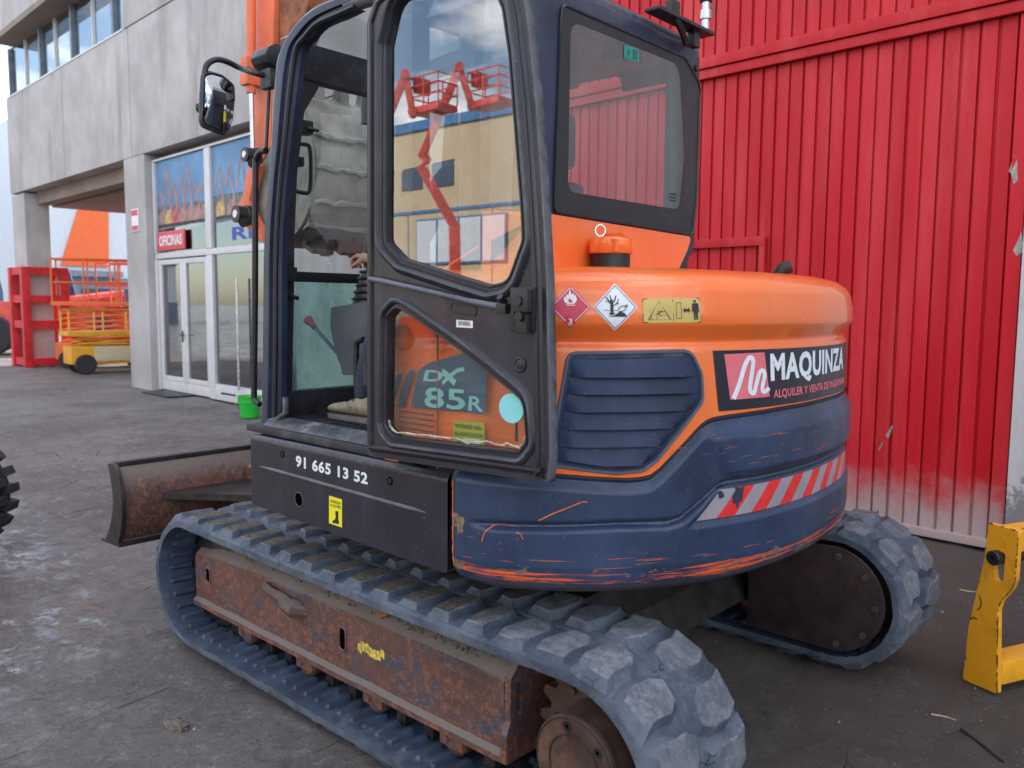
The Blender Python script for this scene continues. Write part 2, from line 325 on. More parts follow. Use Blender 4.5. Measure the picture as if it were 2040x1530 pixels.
M['bluegrey'] = simple('blue_grey_cladding', (.16, .20, .26), .5); M['bigorange'] = simple('orange_cladding', (.74, .13, .03), .5, 0, .06)
M['lightblue'] = simple('pale_cladding', (.54, .60, .67), .5, 0, .05); M['dkblue'] = simple('dark_window_band', (.03, .05, .09), .2)
M['bluetrim'] = simple('blue_trim', (.03, .14, .34), .4); M['boomred'] = simple('boom_red', (.62, .07, .05), .4)

# ------------------------------------------------------------------ mesh helpers
def sm(me, smooth=True, ang=40):
    if smooth:
        for p in me.polygons: p.use_smooth = True
        try: me.set_sharp_from_angle(angle=R(ang))
        except Exception: pass
def obj(name, me, mat=None, parent=None):
    if mat is not None: me.materials.append(M[mat] if isinstance(mat, str) else mat)
    o = bpy.data.objects.new(name, me); COL.objects.link(o)
    if parent is not None: o.parent = parent
    return o
def tag(o, label=None, cat=None, group=None, kind=None):
    if label: o['label'] = label
    if cat: o['category'] = cat
    if group: o['group'] = group
    if kind: o['kind'] = kind
    return o
def empty(name, loc=(0, 0, 0), rz=0, label=None, cat=None, group=None):
    o = bpy.data.objects.new(name, None); COL.objects.link(o); o.location = loc; o.rotation_euler = (0, 0, rz); o.empty_display_size = .2
    return tag(o, label, cat, group)
class MB:
    def __init__(s): s.v = []; s.f = []; s.mi = []
    def add(s, v, f, mi=0):
        k = len(s.v); s.v += [tuple(p) for p in v]; s.f += [tuple(i+k for i in q) for q in f]; s.mi += [mi]*len(f); return s
    def box(s, x0, x1, y0, y1, z0, z1, b=0, mi=0, T=None):
        if x0 > x1: x0, x1 = x1, x0
        if y0 > y1: y0, y1 = y1, y0
        if z0 > z1: z0, z1 = z1, z0
        bm = bmesh.new(); bmesh.ops.create_cube(bm, size=1)
        for v in bm.verts: v.co = Vector(((x0+x1)/2+v.co.x*(x1-x0), (y0+y1)/2+v.co.y*(y1-y0), (z0+z1)/2+v.co.z*(z1-z0)))
        if b: bmesh.ops.bevel(bm, geom=bm.edges[:], offset=min(b, (x1-x0)*.45, (y1-y0)*.45, (z1-z0)*.45), segments=2, affect='EDGES', profile=.7)
        if T is not None: bmesh.ops.transform(bm, matrix=T, verts=bm.verts)
        bm.verts.index_update(); s.add([v.co for v in bm.verts], [[v.index for v in f.verts] for f in bm.faces], mi); bm.free(); return s
    def cyl(s, p, q, r, r2=None, n=16, mi=0, cap=True):
        p, q = Vector(p), Vector(q); d = (q-p).normalized(); a = d.orthogonal().normalized(); b = d.cross(a); r2 = r if r2 is None else r2
        v = [p+(a*math.cos(t)+b*math.sin(t))*r for t in [2*math.pi*i/n for i in range(n)]]+[q+(a*math.cos(t)+b*math.sin(t))*r2 for t in [2*math.pi*i/n for i in range(n)]]
        f = [(i, (i+1) % n, n+(i+1) % n, n+i) for i in range(n)]
        if cap: f += [tuple(range(n))[::-1], tuple(range(n, 2*n))]
        return s.add(v, f, mi)
    def lathe(s, p, d, prof, n=24, mi=0):
        p = Vector(p); d = Vector(d).normalized(); a = d.orthogonal().normalized(); b = d.cross(a); v = []; f = []
        for (h, r) in prof: v += [p+d*h+(a*math.cos(2*math.pi*i/n)+b*math.sin(2*math.pi*i/n))*r for i in range(n)]
        for k in range(len(prof)-1): f += [(k*n+i, k*n+(i+1) % n, (k+1)*n+(i+1) % n, (k+1)*n+i) for i in range(n)]
        f += [tuple(range(n))[::-1], tuple(range((len(prof)-1)*n, len(prof)*n))]
        return s.add(v, f, mi)
    def tube(s, pts, r, n=8, closed=False, mi=0):
        P = [Vector(p) for p in pts]; m = len(P); v = []; f = []; up = None
        rr = r if isinstance(r, (list, tuple)) else [r]*m
        for i in range(m):
            if closed: t = P[(i+1) % m]-P[i-1]
            else: t = P[min(i+1, m-1)]-P[max(i-1, 0)]
            t.normalize()
            if up is None: up = t.orthogonal().normalized()
            up = (up-t*up.dot(t)); up = up.normalized() if up.length > 1e-6 else t.orthogonal().normalized()
            b = t.cross(up)
            v += [P[i]+(up*math.cos(2*math.pi*k/n)+b*math.sin(2*math.pi*k/n))*rr[i] for k in range(n)]
        L = m if closed else m-1
        for i in range(L):
            j = (i+1) % m
            f += [(i*n+k, i*n+(k+1) % n, j*n+(k+1) % n, j*n+k) for k in range(n)]
        if not closed: f += [tuple(range(n))[::-1], tuple(range((m-1)*n, m*n))]
        return s.add(v, f, mi)
    def prism(s, poly, ax, lo, hi, mi=0):
        """poly in the two other axes (in x,y,z order), extruded along ax"""
        n = len(poly)
        def P(a, b, c): return {'X': (c, a, b), 'Y': (a, c, b), 'Z': (a, b, c)}[ax]
        area = sum(poly[i][0]*poly[(i+1) % n][1]-poly[(i+1) % n][0]*poly[i][1] for i in range(n))
        if area < 0: poly = poly[::-1]
        v = [P(a, b, lo) for a, b in poly]+[P(a, b, hi) for a, b in poly]
        f = [tuple(range(n))[::-1], tuple(range(n, 2*n))]+[(i, (i+1) % n, n+(i+1) % n, n+i) for i in range(n)]
        if ax == 'Y': f = [q[::-1] for q in f]
        return s.add(v, f, mi)
    def me(s, name='m', smooth=True, ang=40, bevel=0):
        m = bpy.data.meshes.new(name); m.from_pydata([tuple(p) for p in s.v], [], s.f); 
        m.polygons.foreach_set('material_index', s.mi); m.update()
        if bevel:
            bm = bmesh.new(); bm.from_mesh(m); bmesh.ops.remove_doubles(bm, verts=bm.verts, dist=1e-5)
            bmesh.ops.bevel(bm, geom=[e for e in bm.edges if e.is_manifold and e.calc_face_angle(0) > R(30)], offset=bevel, segments=2, affect='EDGES', profile=.7, clamp_overlap=True)
            bm.to_mesh(m); bm.free()
        sm(m, smooth, ang); return m
    def build(s, name, mat, parent=None, **k):
        m = s.me(name, **k)
        if isinstance(mat, (list, tuple)):
            for q in mat: m.materials.append(M[q])
            return obj(name, m, None, parent)
        return obj(name, m, mat, parent)
def fillet(pts, r, n=6):
    out = []; m = len(pts)
    for i in range(m):
        p = Vector(pts[i]); a = Vector(pts[i-1]); b = Vector(pts[(i+1) % m])
        ri = r[i] if isinstance(r, (list, tuple)) else r
        if ri <= 0: out.append(tuple(p)); continue
        u = (a-p); w = (b-p); lu, lw = u.length, w.length; u.normalize(); w.normalize()
        ang = max(u.angle(w), .05); t = min(ri/math.tan(ang/2), lu*.48, lw*.48)
        A = p+u*t; B = p+w*t
        for k in range(n+1):
            q = k/n; out.append(tuple(A*(1-q)**2+p*2*q*(1-q)+B*q*q))
    return out
def parea(p): return sum(p[i][0]*p[(i+1) % len(p)][1]-p[(i+1) % len(p)][0]*p[i][1] for i in range(len(p)))/2
def offs(poly, d):
    """offset a closed 2D polygon outwards by d"""
    n = len(poly); sg = 1 if parea(poly) > 0 else -1; out = []
    for i in range(n):
        a = Vector(poly[i-1]); p = Vector(poly[i]); b = Vector(poly[(i+1) % n])
        t1 = (p-a); t2 = (b-p)
        if t1.length < 1e-9: t1 = t2
        if t2.length < 1e-9: t2 = t1
        t = t1.normalized()+t2.normalized(); t.normalize()
        nn = Vector((t.y, -t.x))*sg; c = max(.5, nn.dot(Vector((t1.y, -t1.x)).normalized()*sg))
        out.append(tuple(p+nn*d/c))
    return out
def inside(p, poly):
    x, y = p; c = False; n = len(poly); j = n-1
    for i in range(n):
        xi, yi = poly[i]; xj, yj = poly[j]
        if (yi > y) != (yj > y) and x < (xj-xi)*(y-yi)/(yj-yi)+xi: c = not c
        j = i
    return c
def tri2d(outer, holes=(), res=None, pad=.3):
    vs = [Vector(p) for p in outer]; es = [(i, (i+1) % len(outer)) for i in range(len(outer))]
    for h in holes:
        k = len(vs); vs += [Vector(p) for p in h]; es += [(k+i, k+(i+1) % len(h)) for i in range(len(h))]
    if res:
        x0 = min(p[0] for p in outer); x1 = max(p[0] for p in outer); y0 = min(p[1] for p in outer); y1 = max(p[1] for p in outer)
        nx = int((x1-x0)/res); ny = int((y1-y0)/res)
        for i in range(1, nx+1):
            for j in range(1, ny+1):
                q = (x0+(x1-x0)*i/(nx+1), y0+(y1-y0)*j/(ny+1))
                if inside(q, outer) and not any(inside(q, h) for h in holes): vs.append(Vector(q))
    r = delaunay_2d_cdt(vs, es, [], 0, 1e-6)
    V = [tuple(v) for v in r[0]]; F = []
    for f in r[2]:
        c = (sum(V[i][0] for i in f)/len(f), sum(V[i][1] for i in f)/len(f))
        if inside(c, outer) and not any(inside(c, h) for h in holes): F.append(tuple(f) if parea([V[i] for i in f]) > 0 else tuple(f)[::-1])
    return V, F
def dense(poly, step):
    out = []
    for i in range(len(poly)):
        a, b = poly[i], poly[(i+1) % len(poly)]; L = math.hypot(b[0]-a[0], b[1]-a[1]); k = max(1, int(L/step))
        out += [(a[0]+(b[0]-a[0])*q/k, a[1]+(b[1]-a[1])*q/k) for q in range(k)]
    return out
def mapped(name, V, F, fn, mat, parent, smooth=True, flip=False):
    me = bpy.data.meshes.new(name); me.from_pydata([fn(*p) for p in V], [], [f[::-1] for f in F] if flip else F); me.update(); sm(me, smooth); return obj(name, me, mat, parent)
# lettering: 2D triangles of a string, normalised to the unit box
_T = {}
def text2d(s, bold=.012, align=None, spacing=1.0):
    key = (s, bold, spacing)
    if key in _T: return _T[key]
    cu = bpy.data.curves.new('t', 'FONT'); cu.body = s; cu.space_character = spacing+bold*1.6; cu.resolution_u = 3
    o = bpy.data.objects.new('t', cu); COL.objects.link(o); dg = bpy.context.evaluated_depsgraph_get(); dg.update(); ev = o.evaluated_get(dg); me = ev.to_mesh()
    P_ = [(v.co.x, v.co.y) for v in me.vertices]; F = [tuple(p.vertices) for p in me.polygons]; ev.to_mesh_clear(); bpy.data.objects.remove(o); bpy.data.curves.remove(cu)
    ids = {}; mp_ = []
    for p in P_:
        k = (round(p[0], 4), round(p[1], 4)); ids.setdefault(k, len(ids)); mp_.append(ids[k])
    pts = [None]*len(ids)
    for p, i in zip(P_, mp_): pts[i] = p
    cnt = {}
    for f in F:
        f = [mp_[i] for i in f]
        if parea([pts[i] for i in f]) < 0: f = f[::-1]
        for i in range(len(f)): cnt[(f[i], f[(i+1) % len(f)])] = 1
    nxt = {}
    for (i, j) in cnt:
        if (j, i) not in cnt: nxt.setdefault(i, []).append(j)
    loops = []
    while nxt:
        st = next(iter(nxt)); L = [st]; cur = st
        while True:
            q = nxt[cur].pop()
            if not nxt[cur]: del nxt[cur]
            if q == st or q not in nxt: break
            L.append(q); cur = q
        if len(L) > 2: loops.append([pts[i] for i in L])
    out = []
    for L in loops:
        ar_ = parea(L)
        n = len(L); R_ = []
        for i in range(n):
            a_, p, c = Vector(L[i-1]), Vector(L[i]), Vector(L[(i+1) % n]); t1, t2 = (p-a_), (c-p)
            if t1.length < 1e-6 or t2.length < 1e-6: R_.append(tuple(p)); continue
            t = (t1.normalized()+t2.normalized())
            if t.length < 1e-3: R_.append(tuple(p)); continue
            t.normalize(); nn = Vector((t.y, -t.x)); cc = max(.6, nn.dot(Vector((t1.y, -t1.x)).normalized())); R_.append(tuple(p+nn*bold*.8/cc))
        out.append(R_)
    vs = []; es = []
    for L in out: k = len(vs); vs += [Vector(p) for p in L]; es += [(k+i, k+(i+1) % len(L)) for i in range(len(L))]
    r = delaunay_2d_cdt(vs, es, [], 0, 1e-5); V = [tuple(v) for v in r[0]]; FF = []
    for f in r[2]:
        c = (sum(V[i][0] for i in f)/len(f), sum(V[i][1] for i in f)/len(f)); w_ = sum((1 if parea(L) > 0 else -1) for L in out if inside(c, L))
        if w_ > 0: FF.append(tuple(f) if parea([V[i] for i in f]) > 0 else tuple(f)[::-1])
    x0 = min(v[0] for v in V); x1 = max(v[0] for v in V); y0 = min(v[1] for v in V); y1 = max(v[1] for v in V)
    V = [((x-x0)/(x1-x0), (y-y0)/(y1-y0)) for x, y in V]; _T[key] = (V, FF); return _T[key]
def quad(c):
    """bilinear map of the unit square onto corners bl, br, tr, tl"""
    bl, br, tr, tl = c
    def fn(u, v): return tuple(bl[i]*(1-u)*(1-v)+br[i]*u*(1-v)+tr[i]*u*v+tl[i]*(1-u)*v for i in range(len(bl)))
    return fn
UNIT = [(0, 0), (1, 0), (1, 1), (0, 1)]
def decal(name, poly, fn, mat, parent, res=None, flip=False):
    V, F = tri2d(dense(poly, res) if res else poly, (), res); return mapped(name, V, F, fn, mat, parent, True, flip)
def copyobj(o, parent=None, name=None):
    c = o.copy(); COL.objects.link(c); c.parent = parent; return c
def stroke(pts, w):
    """2D polyline widened to a polygon"""
    P = [Vector(p) for p in pts]; L = []; Rr = []
    for i in range(len(P)):
        t = (P[min(i+1, len(P)-1)]-P[max(i-1, 0)]).normalized(); n = Vector((-t.y, t.x))*w/2; L.append(tuple(P[i]+n)); Rr.append(tuple(P[i]-n))
    return L+Rr[::-1]
def circ(cx, cy, rx, ry=None, n=28): ry = ry or rx; return [(cx+rx*math.cos(2*math.pi*i/n), cy+ry*math.sin(2*math.pi*i/n)) for i in range(n)]
def smooth_curve(pts, k=6, closed=False):
    n = len(pts); out = []
    rng = range(n if closed else n-1)
    for i in rng:
        g = (lambda j: pts[j % n]) if closed else (lambda j: pts[min(max(j, 0), n-1)])
        p0, p1, p2, p3 = [Vector(g(i+q)) for q in (-1, 0, 1, 2)]
        for q in range(k):
            t = q/k; out.append(tuple(.5*((2*p1)+(-p0+p2)*t+(2*p0-5*p1+4*p2-p3)*t*t+(-p0+3*p1-3*p2+p3)*t**3)))
    if not closed: out.append(tuple(pts[-1]))
    return out
def ss(a, b, x):
    t = min(1, max(0, (x-a)/(b-a))); return t*t*(3-2*t)

# ------------------------------------------------------------------ ground
def ground_h(x, y):
    d = math.hypot(x+.5, y-.2)
    a = 1-ss(9, 16, d)
    if a <= 0: return 0.0
    h = noise.fractal(Vector((x*1.3, y*1.3, 3)), .9, 2.1, 7)*.014+noise.fractal(Vector((x*6, y*6, 9)), .8, 2.1, 6)*.010
    h += noise.fractal(Vector((x*.5, y*.5, 1)), 1, 2, 3)*.008
    rough = ss(.4, 1.6, -y)*ss(.6, 1.8, -x)
    h += rough*noise.fractal(Vector((x*4, y*4, 5)), .8, 2.1, 6)*.016
    return (h-.012)*a
V = []; F = []
xs = []
def axis(lo, hi, clo, chi, fine):
    out = []; v = clo
    while v < chi: out.append(v); v += fine
    st = fine; v = chi
    while v < hi: out.append(v); st *= 1.22; v += st
    out.append(hi); st = fine; v = clo
    while v > lo: v -= st; st *= 1.22; out.append(max(v, lo))
    return sorted(set(round(q, 4) for q in out))
XA = axis(-400, 500, -2.9, 6.5, .026); YA = axis(-400, 400, -3.6, 3.4, .026)
for y in YA:
    for x in XA: V.append((x, y, ground_h(x, y)))
nx = len(XA)
F = [(j*nx+i, j*nx+i+1, (j+1)*nx+i+1, (j+1)*nx+i) for j in range(len(YA)-1) for i in range(nx-1)]
me = bpy.data.meshes.new('ground'); me.from_pydata(V, [], F); me.update(); sm(me, True, 180)
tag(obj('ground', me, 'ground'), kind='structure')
M['hole_shade'] = plain('painted_hole_shade', (.002, .002, .003), 1.0); M['hole_shade'].node_tree.nodes['Principled BSDF'].inputs['Specular IOR Level'].default_value = 0  # flat black that stands in for the shade inside holes and slots
M['stone'] = simple('stone', (.20, .185, .17), .85, 0, .5, 30)
b = MB(); rnd = random.Random(3)
for i in range(1500):
    if i < 950: x, y = rnd.uniform(-2.4, 0.2), rnd.uniform(-3.1, .5)
    else: x, y = rnd.uniform(-.5, 6), rnd.uniform(-1.5, 3)
    r = rnd.uniform(.002, .007)*(1 if rnd.random() < .95 else 2.0); z = ground_h(x, y)
    ang = rnd.random()*6
    v = [(x+r*math.cos(ang+k*2.1+rnd.uniform(-.3, .3))*rnd.uniform(.7, 1.3), y+r*math.sin(ang+k*2.1)*rnd.uniform(.7, 1.3), z-.002) for k in range(3)]+[(x+rnd.uniform(-.3, .3)*r, y+rnd.uniform(-.3, .3)*r, z+r*.7)]
    b.add(v, [(0, 1, 3), (1, 2, 3), (2, 0, 3)])
tag(b.build('loose_stones', 'stone', smooth=False), 'small loose stones and crumbs of mud scattered over the dark yard', 'gravel', kind='stuff')
# twigs
def twig(pts, r, label, mt='edge_dark'):
    b = MB(); b.tube([(x, y, ground_h(x, y)+r*1.0) for x, y in pts], [r*(1-.5*i/len(pts)) for i in range(len(pts))], 6)
    tag(b.build('twig', mt), label, 'twig')
twig([(-1.665,-0.543),(-1.76,-0.464),(-1.838,-0.399)], .006, 'long dark twig lying on the mud in front of the yellow frame')
M['straw'] = simple('dry_straw', (.40, .31, .20), .8)
twig([(-1.548,-0.582),(-1.596,-0.605),(-1.631,-0.606)], .004, 'short dry straw coloured twig left of the long dark twig', 'straw')
twig([(-1.229,-2.238),(-1.276,-2.236),(-1.311,-2.27)], .005, 'pale stalk on the brown mud between the tread and the yellow frame', 'straw')
b = MB()
clod_c = [(0.496,1.487)][0]
bm = bmesh.new(); bmesh.ops.create_icosphere(bm, subdivisions=4, radius=1)
for v in bm.verts:
    n = noise.fractal(v.co*2.2, .8, 2, 5); v.co = Vector((v.co.x*.060*(1+.35*n), v.co.y*.035*(1+.35*n), max(-.2, v.co.z)*.010*(1+.6*n)))
bm.verts.index_update(); me = bpy.data.meshes.new('clod'); bm.to_mesh(me); bm.free(); sm(me, True, 180)
M['mudclod'] = simple('dry_mud', (.115, .090, .075), .9, 0, .3, 20, .5)
o = obj('mud_clod', me, 'mudclod'); o.location = (clod_c[0], clod_c[1], .0); tag(o, 'flat brown clod of dry mud on the dark ground left of the near track', 'mud clod')

# ------------------------------------------------------------------ the buildings along the yard
BO = Vector((-.9, -3.23, 0)); BA = math.atan2(-.03615591, .99934616)
BM = Matrix.Translation(BO) @ Matrix.Rotation(BA, 4, 'Z')        # x along the front, y out towards the yard, z up
def bempty(name, *a, **k):
    o = empty(name, *a, **k); o.matrix_world = BM; return o
# red sheet metal gate ------------------------------------------------
gate = bempty('red_gate', label='large red sheet metal sliding gate with vertical ribs behind the excavator', cat='gate')
PW = .1075
def panel_mesh(z0, z1, name):
    b = MB(); w = PW
    prof = [(0, -.020), (.012, -.021), (.0150, -.018), (.0155, .002), (.018, .0035), (.030, .0022), (w*.6, .0005), (w-.003, .0), (w, -.020)]
    zs = [z0+(z1-z0)*i/6 for i in range(7)]
    v = [(x, y+rnd.uniform(-.0008, .0008), z) for z in zs for x, y in prof]; n = len(prof)
    f = [(j*n+i, j*n+i+1, (j+1)*n+i+1, (j+1)*n+i) for j in range(6) for i in range(n-1)]
    b.add(v, [q[::-1] for q in f]); return b.me(name, True, 30)
lo_me = panel_mesh(.07, 3.40, 'gate_panel'); lo_me.materials.append(M['red'])
hi_me = panel_mesh(3.55, 9.0, 'gate_panel_high'); hi_me.materials.append(M['red'])
for i in range(46):
    if i == 45: continue
    for me_ in (lo_me, hi_me):
        o = bpy.data.objects.new('panel', me_); COL.objects.link(o); o.parent = gate
        o.location = (-.245+PW*i+rnd.uniform(-.003, .003), rnd.uniform(-.004, .004), 0)
b = MB(); b.box(-.33, 5, .028, .085, 3.475, 3.56, .006); b.box(-.33, 5, .022, .06, 3.40, 3.47, .005); b.build('cross_rail', 'redrail', gate)
b = MB(); b.box(-.33, 5, -.03, .035, .015, .072, .006)
b.build('bottom_rail', 'red', gate)
b = MB(); b.box(-.335, -.25, -.03, .03, .02, 3.40, .008); b.build('edge_post', 'red', gate)
b = MB(); b.box(1.40, 3.2, .022, .05, 2.055, 2.125, .004); b.box(1.40, 1.445, .022, .05, .09, 2.053, .004); b.build('wicket_frame', 'redrail', gate)
b = MB(); b.box(-.33, 5, -.30, -.10, 0, 9.0); b.build('backing_wall', 'edge_dark', gate)
M['baremetal'] = simple('bare_zinc', (.36, .35, .33), .45, .4, .3, 20)
for k, (pts, nm) in enumerate((([(-0.24,2.48),(-0.26,2.54),(-0.28,2.51),(-0.29,2.38),(-0.27,2.36),(-0.25,2.43),(-0.23,2.44)], 'paint_chip'), ([(-0.31,2.0),(-0.33,2.06),(-0.35,1.94),(-0.31,1.91),(-0.29,1.95)], 'paint_chip'), ([(0.44,0.68),(0.4,0.76),(0.39,0.75),(0.42,0.66)], 'paint_chip'), ([(0.48,0.59),(0.45,0.64),(0.46,0.6),(0.48,0.56)], 'paint_chip'))):
    decal(nm, pts, lambda u, z: (u, .0305 if u < -.24 else .007, z), 'baremetal', gate, flip=True)
# peeling white wall right of the gate
w = bempty('white_wall', label='rough whitewashed concrete wall with peeling grey patches right of the red gate', cat='wall')
b = MB(); b.box(-16, -.345, -.35, .06, -.2, 9.0, .02); b.build('wall_face', 'whitewall', w)
# office building -----------------------------------------------------
off = bempty('office_building', label='grey concrete office building with ribbon windows above a glazed entrance', cat='building')
def slab(name, u0, u1, z0, z1, y0=-.30, y1=.0, mt='concrete', bv=.012):
    b = MB(); b.box(u0, u1, y0, y1, z0, z1, bv); return b.build(name, mt, off)
js = [5.0, 9.3, 13.86, 17.45, 21.5]
for a, c in zip(js, js[1:]): slab('concrete_panel', a+.012, c-.012, 4.19, 6.44)
slab('concrete_panel', 5.012, 9.288, 6.465, 9.4); slab('concrete_panel', 9.312, 14.05, 6.465, 9.4)
slab('concrete_panel', 14.074, 21.0, 7.72, 9.4, y1=.35)
slab('soffit_slab', 14.7, 21.0, 7.60, 7.715, -.3, .35, 'soffit')
slab('joint_backing', 5, 21.45, 3.9, 6.5, -.5, -.302, 'soffit', 0)
slab('side_wall', 5.0, 8.35, -.1, 4.17, -.45, .0)
slab('upper_room', 14.1, 21.3, 6.3, 9.3, -3.2, -3.0, 'room', 0)
# ribbon window
o = slab('window_sill', 14.06, 21.4, 6.44, 6.475, -.25, .015, 'alu', .003)
win = slab('ribbon_window_frame', 14.06, 21.4, 7.62, 7.70, -.17, -.10, 'alu', .003)
mull = [14.08, 14.70, 15.85, 16.95, 18.1, 19.0, 20.2, 21.35]
for i, u in enumerate(mull):
    wd = .10 if i in (1, 3, 5, 7) else .05
    b = MB(); b.box(u-wd/2, u+wd/2, -.18, -.05 if wd > .06 else -.09, 6.478, 7.615, .006); b.build('mullion', 'alu' if wd < .06 else 'bluegrey', win)
for a, c in zip(mull, mull[1:]):
    b = MB(); b.box(a+.055, c-.055, -.135, -.127, 6.48, 7.612); o = b.build('pane', 'glass_office', win)
# columns
b = MB(); b.box(13.32, 14.26, -.9, .0, -.1, 4.185, .02); b.build('column', 'concrete', off)
b = MB(); b.box(20.5, 21.5, -.56, -.02, -.1, 4.15, .03); b.build('column', 'concrete', off)
slab('beam', 14.27, 21.45, 3.99, 4.18, -.9, -.31, 'soffit')
slab('soffit_slab', 14.27, 21.45, 3.95, 4.05, -9, -.91, 'soffit')
slab('beam', 14.27, 21.45, 3.80, 3.94, -3.4, -3.1, 'soffit')
slab('lintel', 9.3, 13.31, 4.165, 4.185, -.45, -.30, 'soffit', 0)
# glazed front
gf = slab('entrance_frame', 9.31, 13.31, 2.40, 2.50, -.44, -.37, 'alu', .004)
F0, F1 = -.45, -.36
def bar(u0, u1, z0, z1, parent=None, nm='frame_bar', y0=F0, y1=F1, mt='alu'):
    b = MB(); b.box(u0, u1, y0, y1, z0, z1, .006); return b.build(nm, mt, parent or gf)
for u0, u1 in ((9.31, 9.37), (11.50, 11.66), (13.24, 13.315)):
    bar(u0, u1, .02, 2.395); bar(u0 if u0 > 11 else 9.31, u1, 2.505, 4.12)
bar(9.31, 13.31, 4.125, 4.162); bar(9.31, 11.49, .02, .28, nm='kick_plate'); 
def pane(u0, u1, z0, z1, mt='glass_office', y=-.41, parent=None):
    b = MB(); b.box(u0, u1, y-.004, y+.004, z0, z1); return b.build('pane', mt, parent or gf)
pane(9.375, 11.49, .285, 2.395); pane(9.375, 11.49, 2.505, 4.12); pane(11.665, 13.235, 2.505, 4.12)
def leaf(u0, u1, hs):
    d = MB(); d.box(u0, u1, -.45, -.39, .03, .20, .004)
    d = d.build('door', 'alu', off)
    for q in ((u0, u0+.09, .205, 2.38), (u1-.09, u1, .205, 2.38)):
        b = MB(); b.box(*q[:2], -.45, -.39, *q[2:], .004); b.build('stile', 'alu', d)
    b = MB(); b.box(u0+.095, u1-.095, -.45, -.39, 2.29, 2.38, .004); b.build('rail', 'alu', d); b = MB(); b.box(u0+.095, u1-.095, -.45, -.39, .205, .29, .004); b.build('rail', 'alu', d)
    b = MB(); b.box(u0+.096, u1-.096, -.425, -.417, .295, 2.285); b.build('pane', 'glass_office', d)
    if hs is not None:
        b = MB(); b.cyl((hs, -.39, 1.05), (hs, -.33, 1.05), .012); b.box(hs-.13, hs+.01, -.345, -.325, 1.04, 1.06, .004); b.box(hs-.02, hs+.02, -.389, -.38, .93, 1.12, .004); b.build('handle', 'black', d)
leaf(12.44, 13.23, 12.49); leaf(11.67, 12.43, None)
ENT = Matrix.Translation((-3.139, .24, 0)) @ Matrix.Diagonal((1.235, 1, .98, 1))
for o in [o for o in off.children if o.name.startswith(('entrance_frame', 'door'))]: o.matrix_local = ENT
# mural printed on the upper panes: sky, a row of machines with their booms up
def mural(u0, u1, seed):
    rr = random.Random(seed); y = -.404
    def P(poly, mt, dy=0): decal('mural_print', poly, lambda u, z: (u, y+dy, z), mt, gf, flip=True)
    P([(u0, 3.02), (u1, 3.02), (u1, 4.115), (u0, 4.115)], 'skyblue')
    P([(u0, 2.98), (u1, 2.90), (u1, 3.34), (u0, 3.30)], 'muralgrey', .001)
    n = 7
    for i in range(n):
        x = u0+(u1-u0)*(i+.4)/n; h = rr.uniform(3.55, 4.0); w_ = rr.uniform(.05, .08)
        P([(x-.12, 3.2), (x-.06, 3.2), (x+.02, h), (x-.02, h+.03)], 'muralor', .002+.0002*i)
        P([(x+.0, h+.02), (x+.04, h-.02), (x+.16, 3.45+rr.uniform(-.1, .1)), (x+.12, 3.4)], 'muralor', .0021+.0002*i)
        P([(x-.14, 3.0), (x+.10, 3.0), (x+.10, 3.16), (x+.02, 3.24), (x-.12, 3.24)], rr.choice(['muralred', 'muralor', 'muralyel']), .004+.0002*i)
        P([(x-.15, 2.96), (x+.12, 2.95), (x+.12, 3.0), (x-.15, 3.01)], 'ink', .006)
mural(11.67, 13.23, 1); mural(9.38, 11.48, 2)
V, F = text2d('RMF', .03); Q = quad([(11.0, 2.60), (9.75, 2.60), (9.75, 2.80), (11.0, 2.80)]); mapped('window_lettering', V, F, lambda u, v: (Q(u, v)[0], -.403, Q(u, v)[1]), 'bluesign', gf, False, False)
# sign
b = MB(); b.box(12.0, 13.10, -.125, -.10, 2.485, 2.81, .004); sg = b.build('office_sign', 'pinkred')
sg.matrix_world = BM; tag(sg, 'red OFICINAS sign with white capitals above the office doors', 'sign')
M['signred'] = simple('sign_red', (.62, .045, .075), .4, 0, .05); sg.data.materials[0] = M['signred']
V, F = text2d('OFICINAS', .04); Q = quad([(13.02, 2.56), (12.10, 2.56), (12.10, 2.74), (13.02, 2.74)])
mapped('lettering', V, F, lambda u, v: (Q(u, v)[0], -.098, Q(u, v)[1]), 'white', sg, False, False)
# office interior
room = bempty('office_interior', label='dim office room with desk, shelves and pictures behind the glazed entrance', cat='room')
b = MB(); b.box(9.3, 14.3, -4.6, -4.5, 0, 4.1); b.box(13.95, 14.05, -4.5, -.95, 0, 4.1); b.box(9.2, 9.3, -4.5, -.5, 0, 4.1); b.box(9.3, 13.9, -4.5, -.5, 4.0, 4.1); b.build('room_wall', 'room', room)
b = MB(); b.box(9.3, 13.9, -4.5, -.46, -.05, .015); b.build('room_floor', 'roomfloor', room)
b = MB(); b.box(10.4, 12.2, -2.9, -2.2, .70, .75, .01); b.box(10.45, 10.5, -2.85, -2.25, .02, .70); b.box(12.1, 12.15, -2.85, -2.25, .02, .70); b.build('desk', 'cream', room)
b = MB(); b.box(12.9, 13.9, -3.2, -3.17, .9, 1.9, .01); b.build('picture', 'cyan', room)
b = MB(); b.box(11.2, 12.1, -4.49, -4.46, 1.0, 1.5, .01); b.build('picture', 'green', room)
b = MB()
for k in range(5): b.box(9.8, 10.9, -4.4, -4.0, .3+.42*k, .33+.42*k)
b.box(9.78, 9.8, -4.4, -4.0, .02, 2.1); b.box(10.9, 10.92, -4.4, -4.0, .02, 2.1); b.build('shelf', 'alu', room)
for k in range(14):
    b = MB(); x = 9.9+.07*k; z = .335+.42*(k % 4); b.box(x, x+.06, -4.35, -4.05, z, z+.26, .004); b.build('binder', rnd.choice(['muralred', 'bluesign', 'cream', 'muralyel', 'ink']), room)
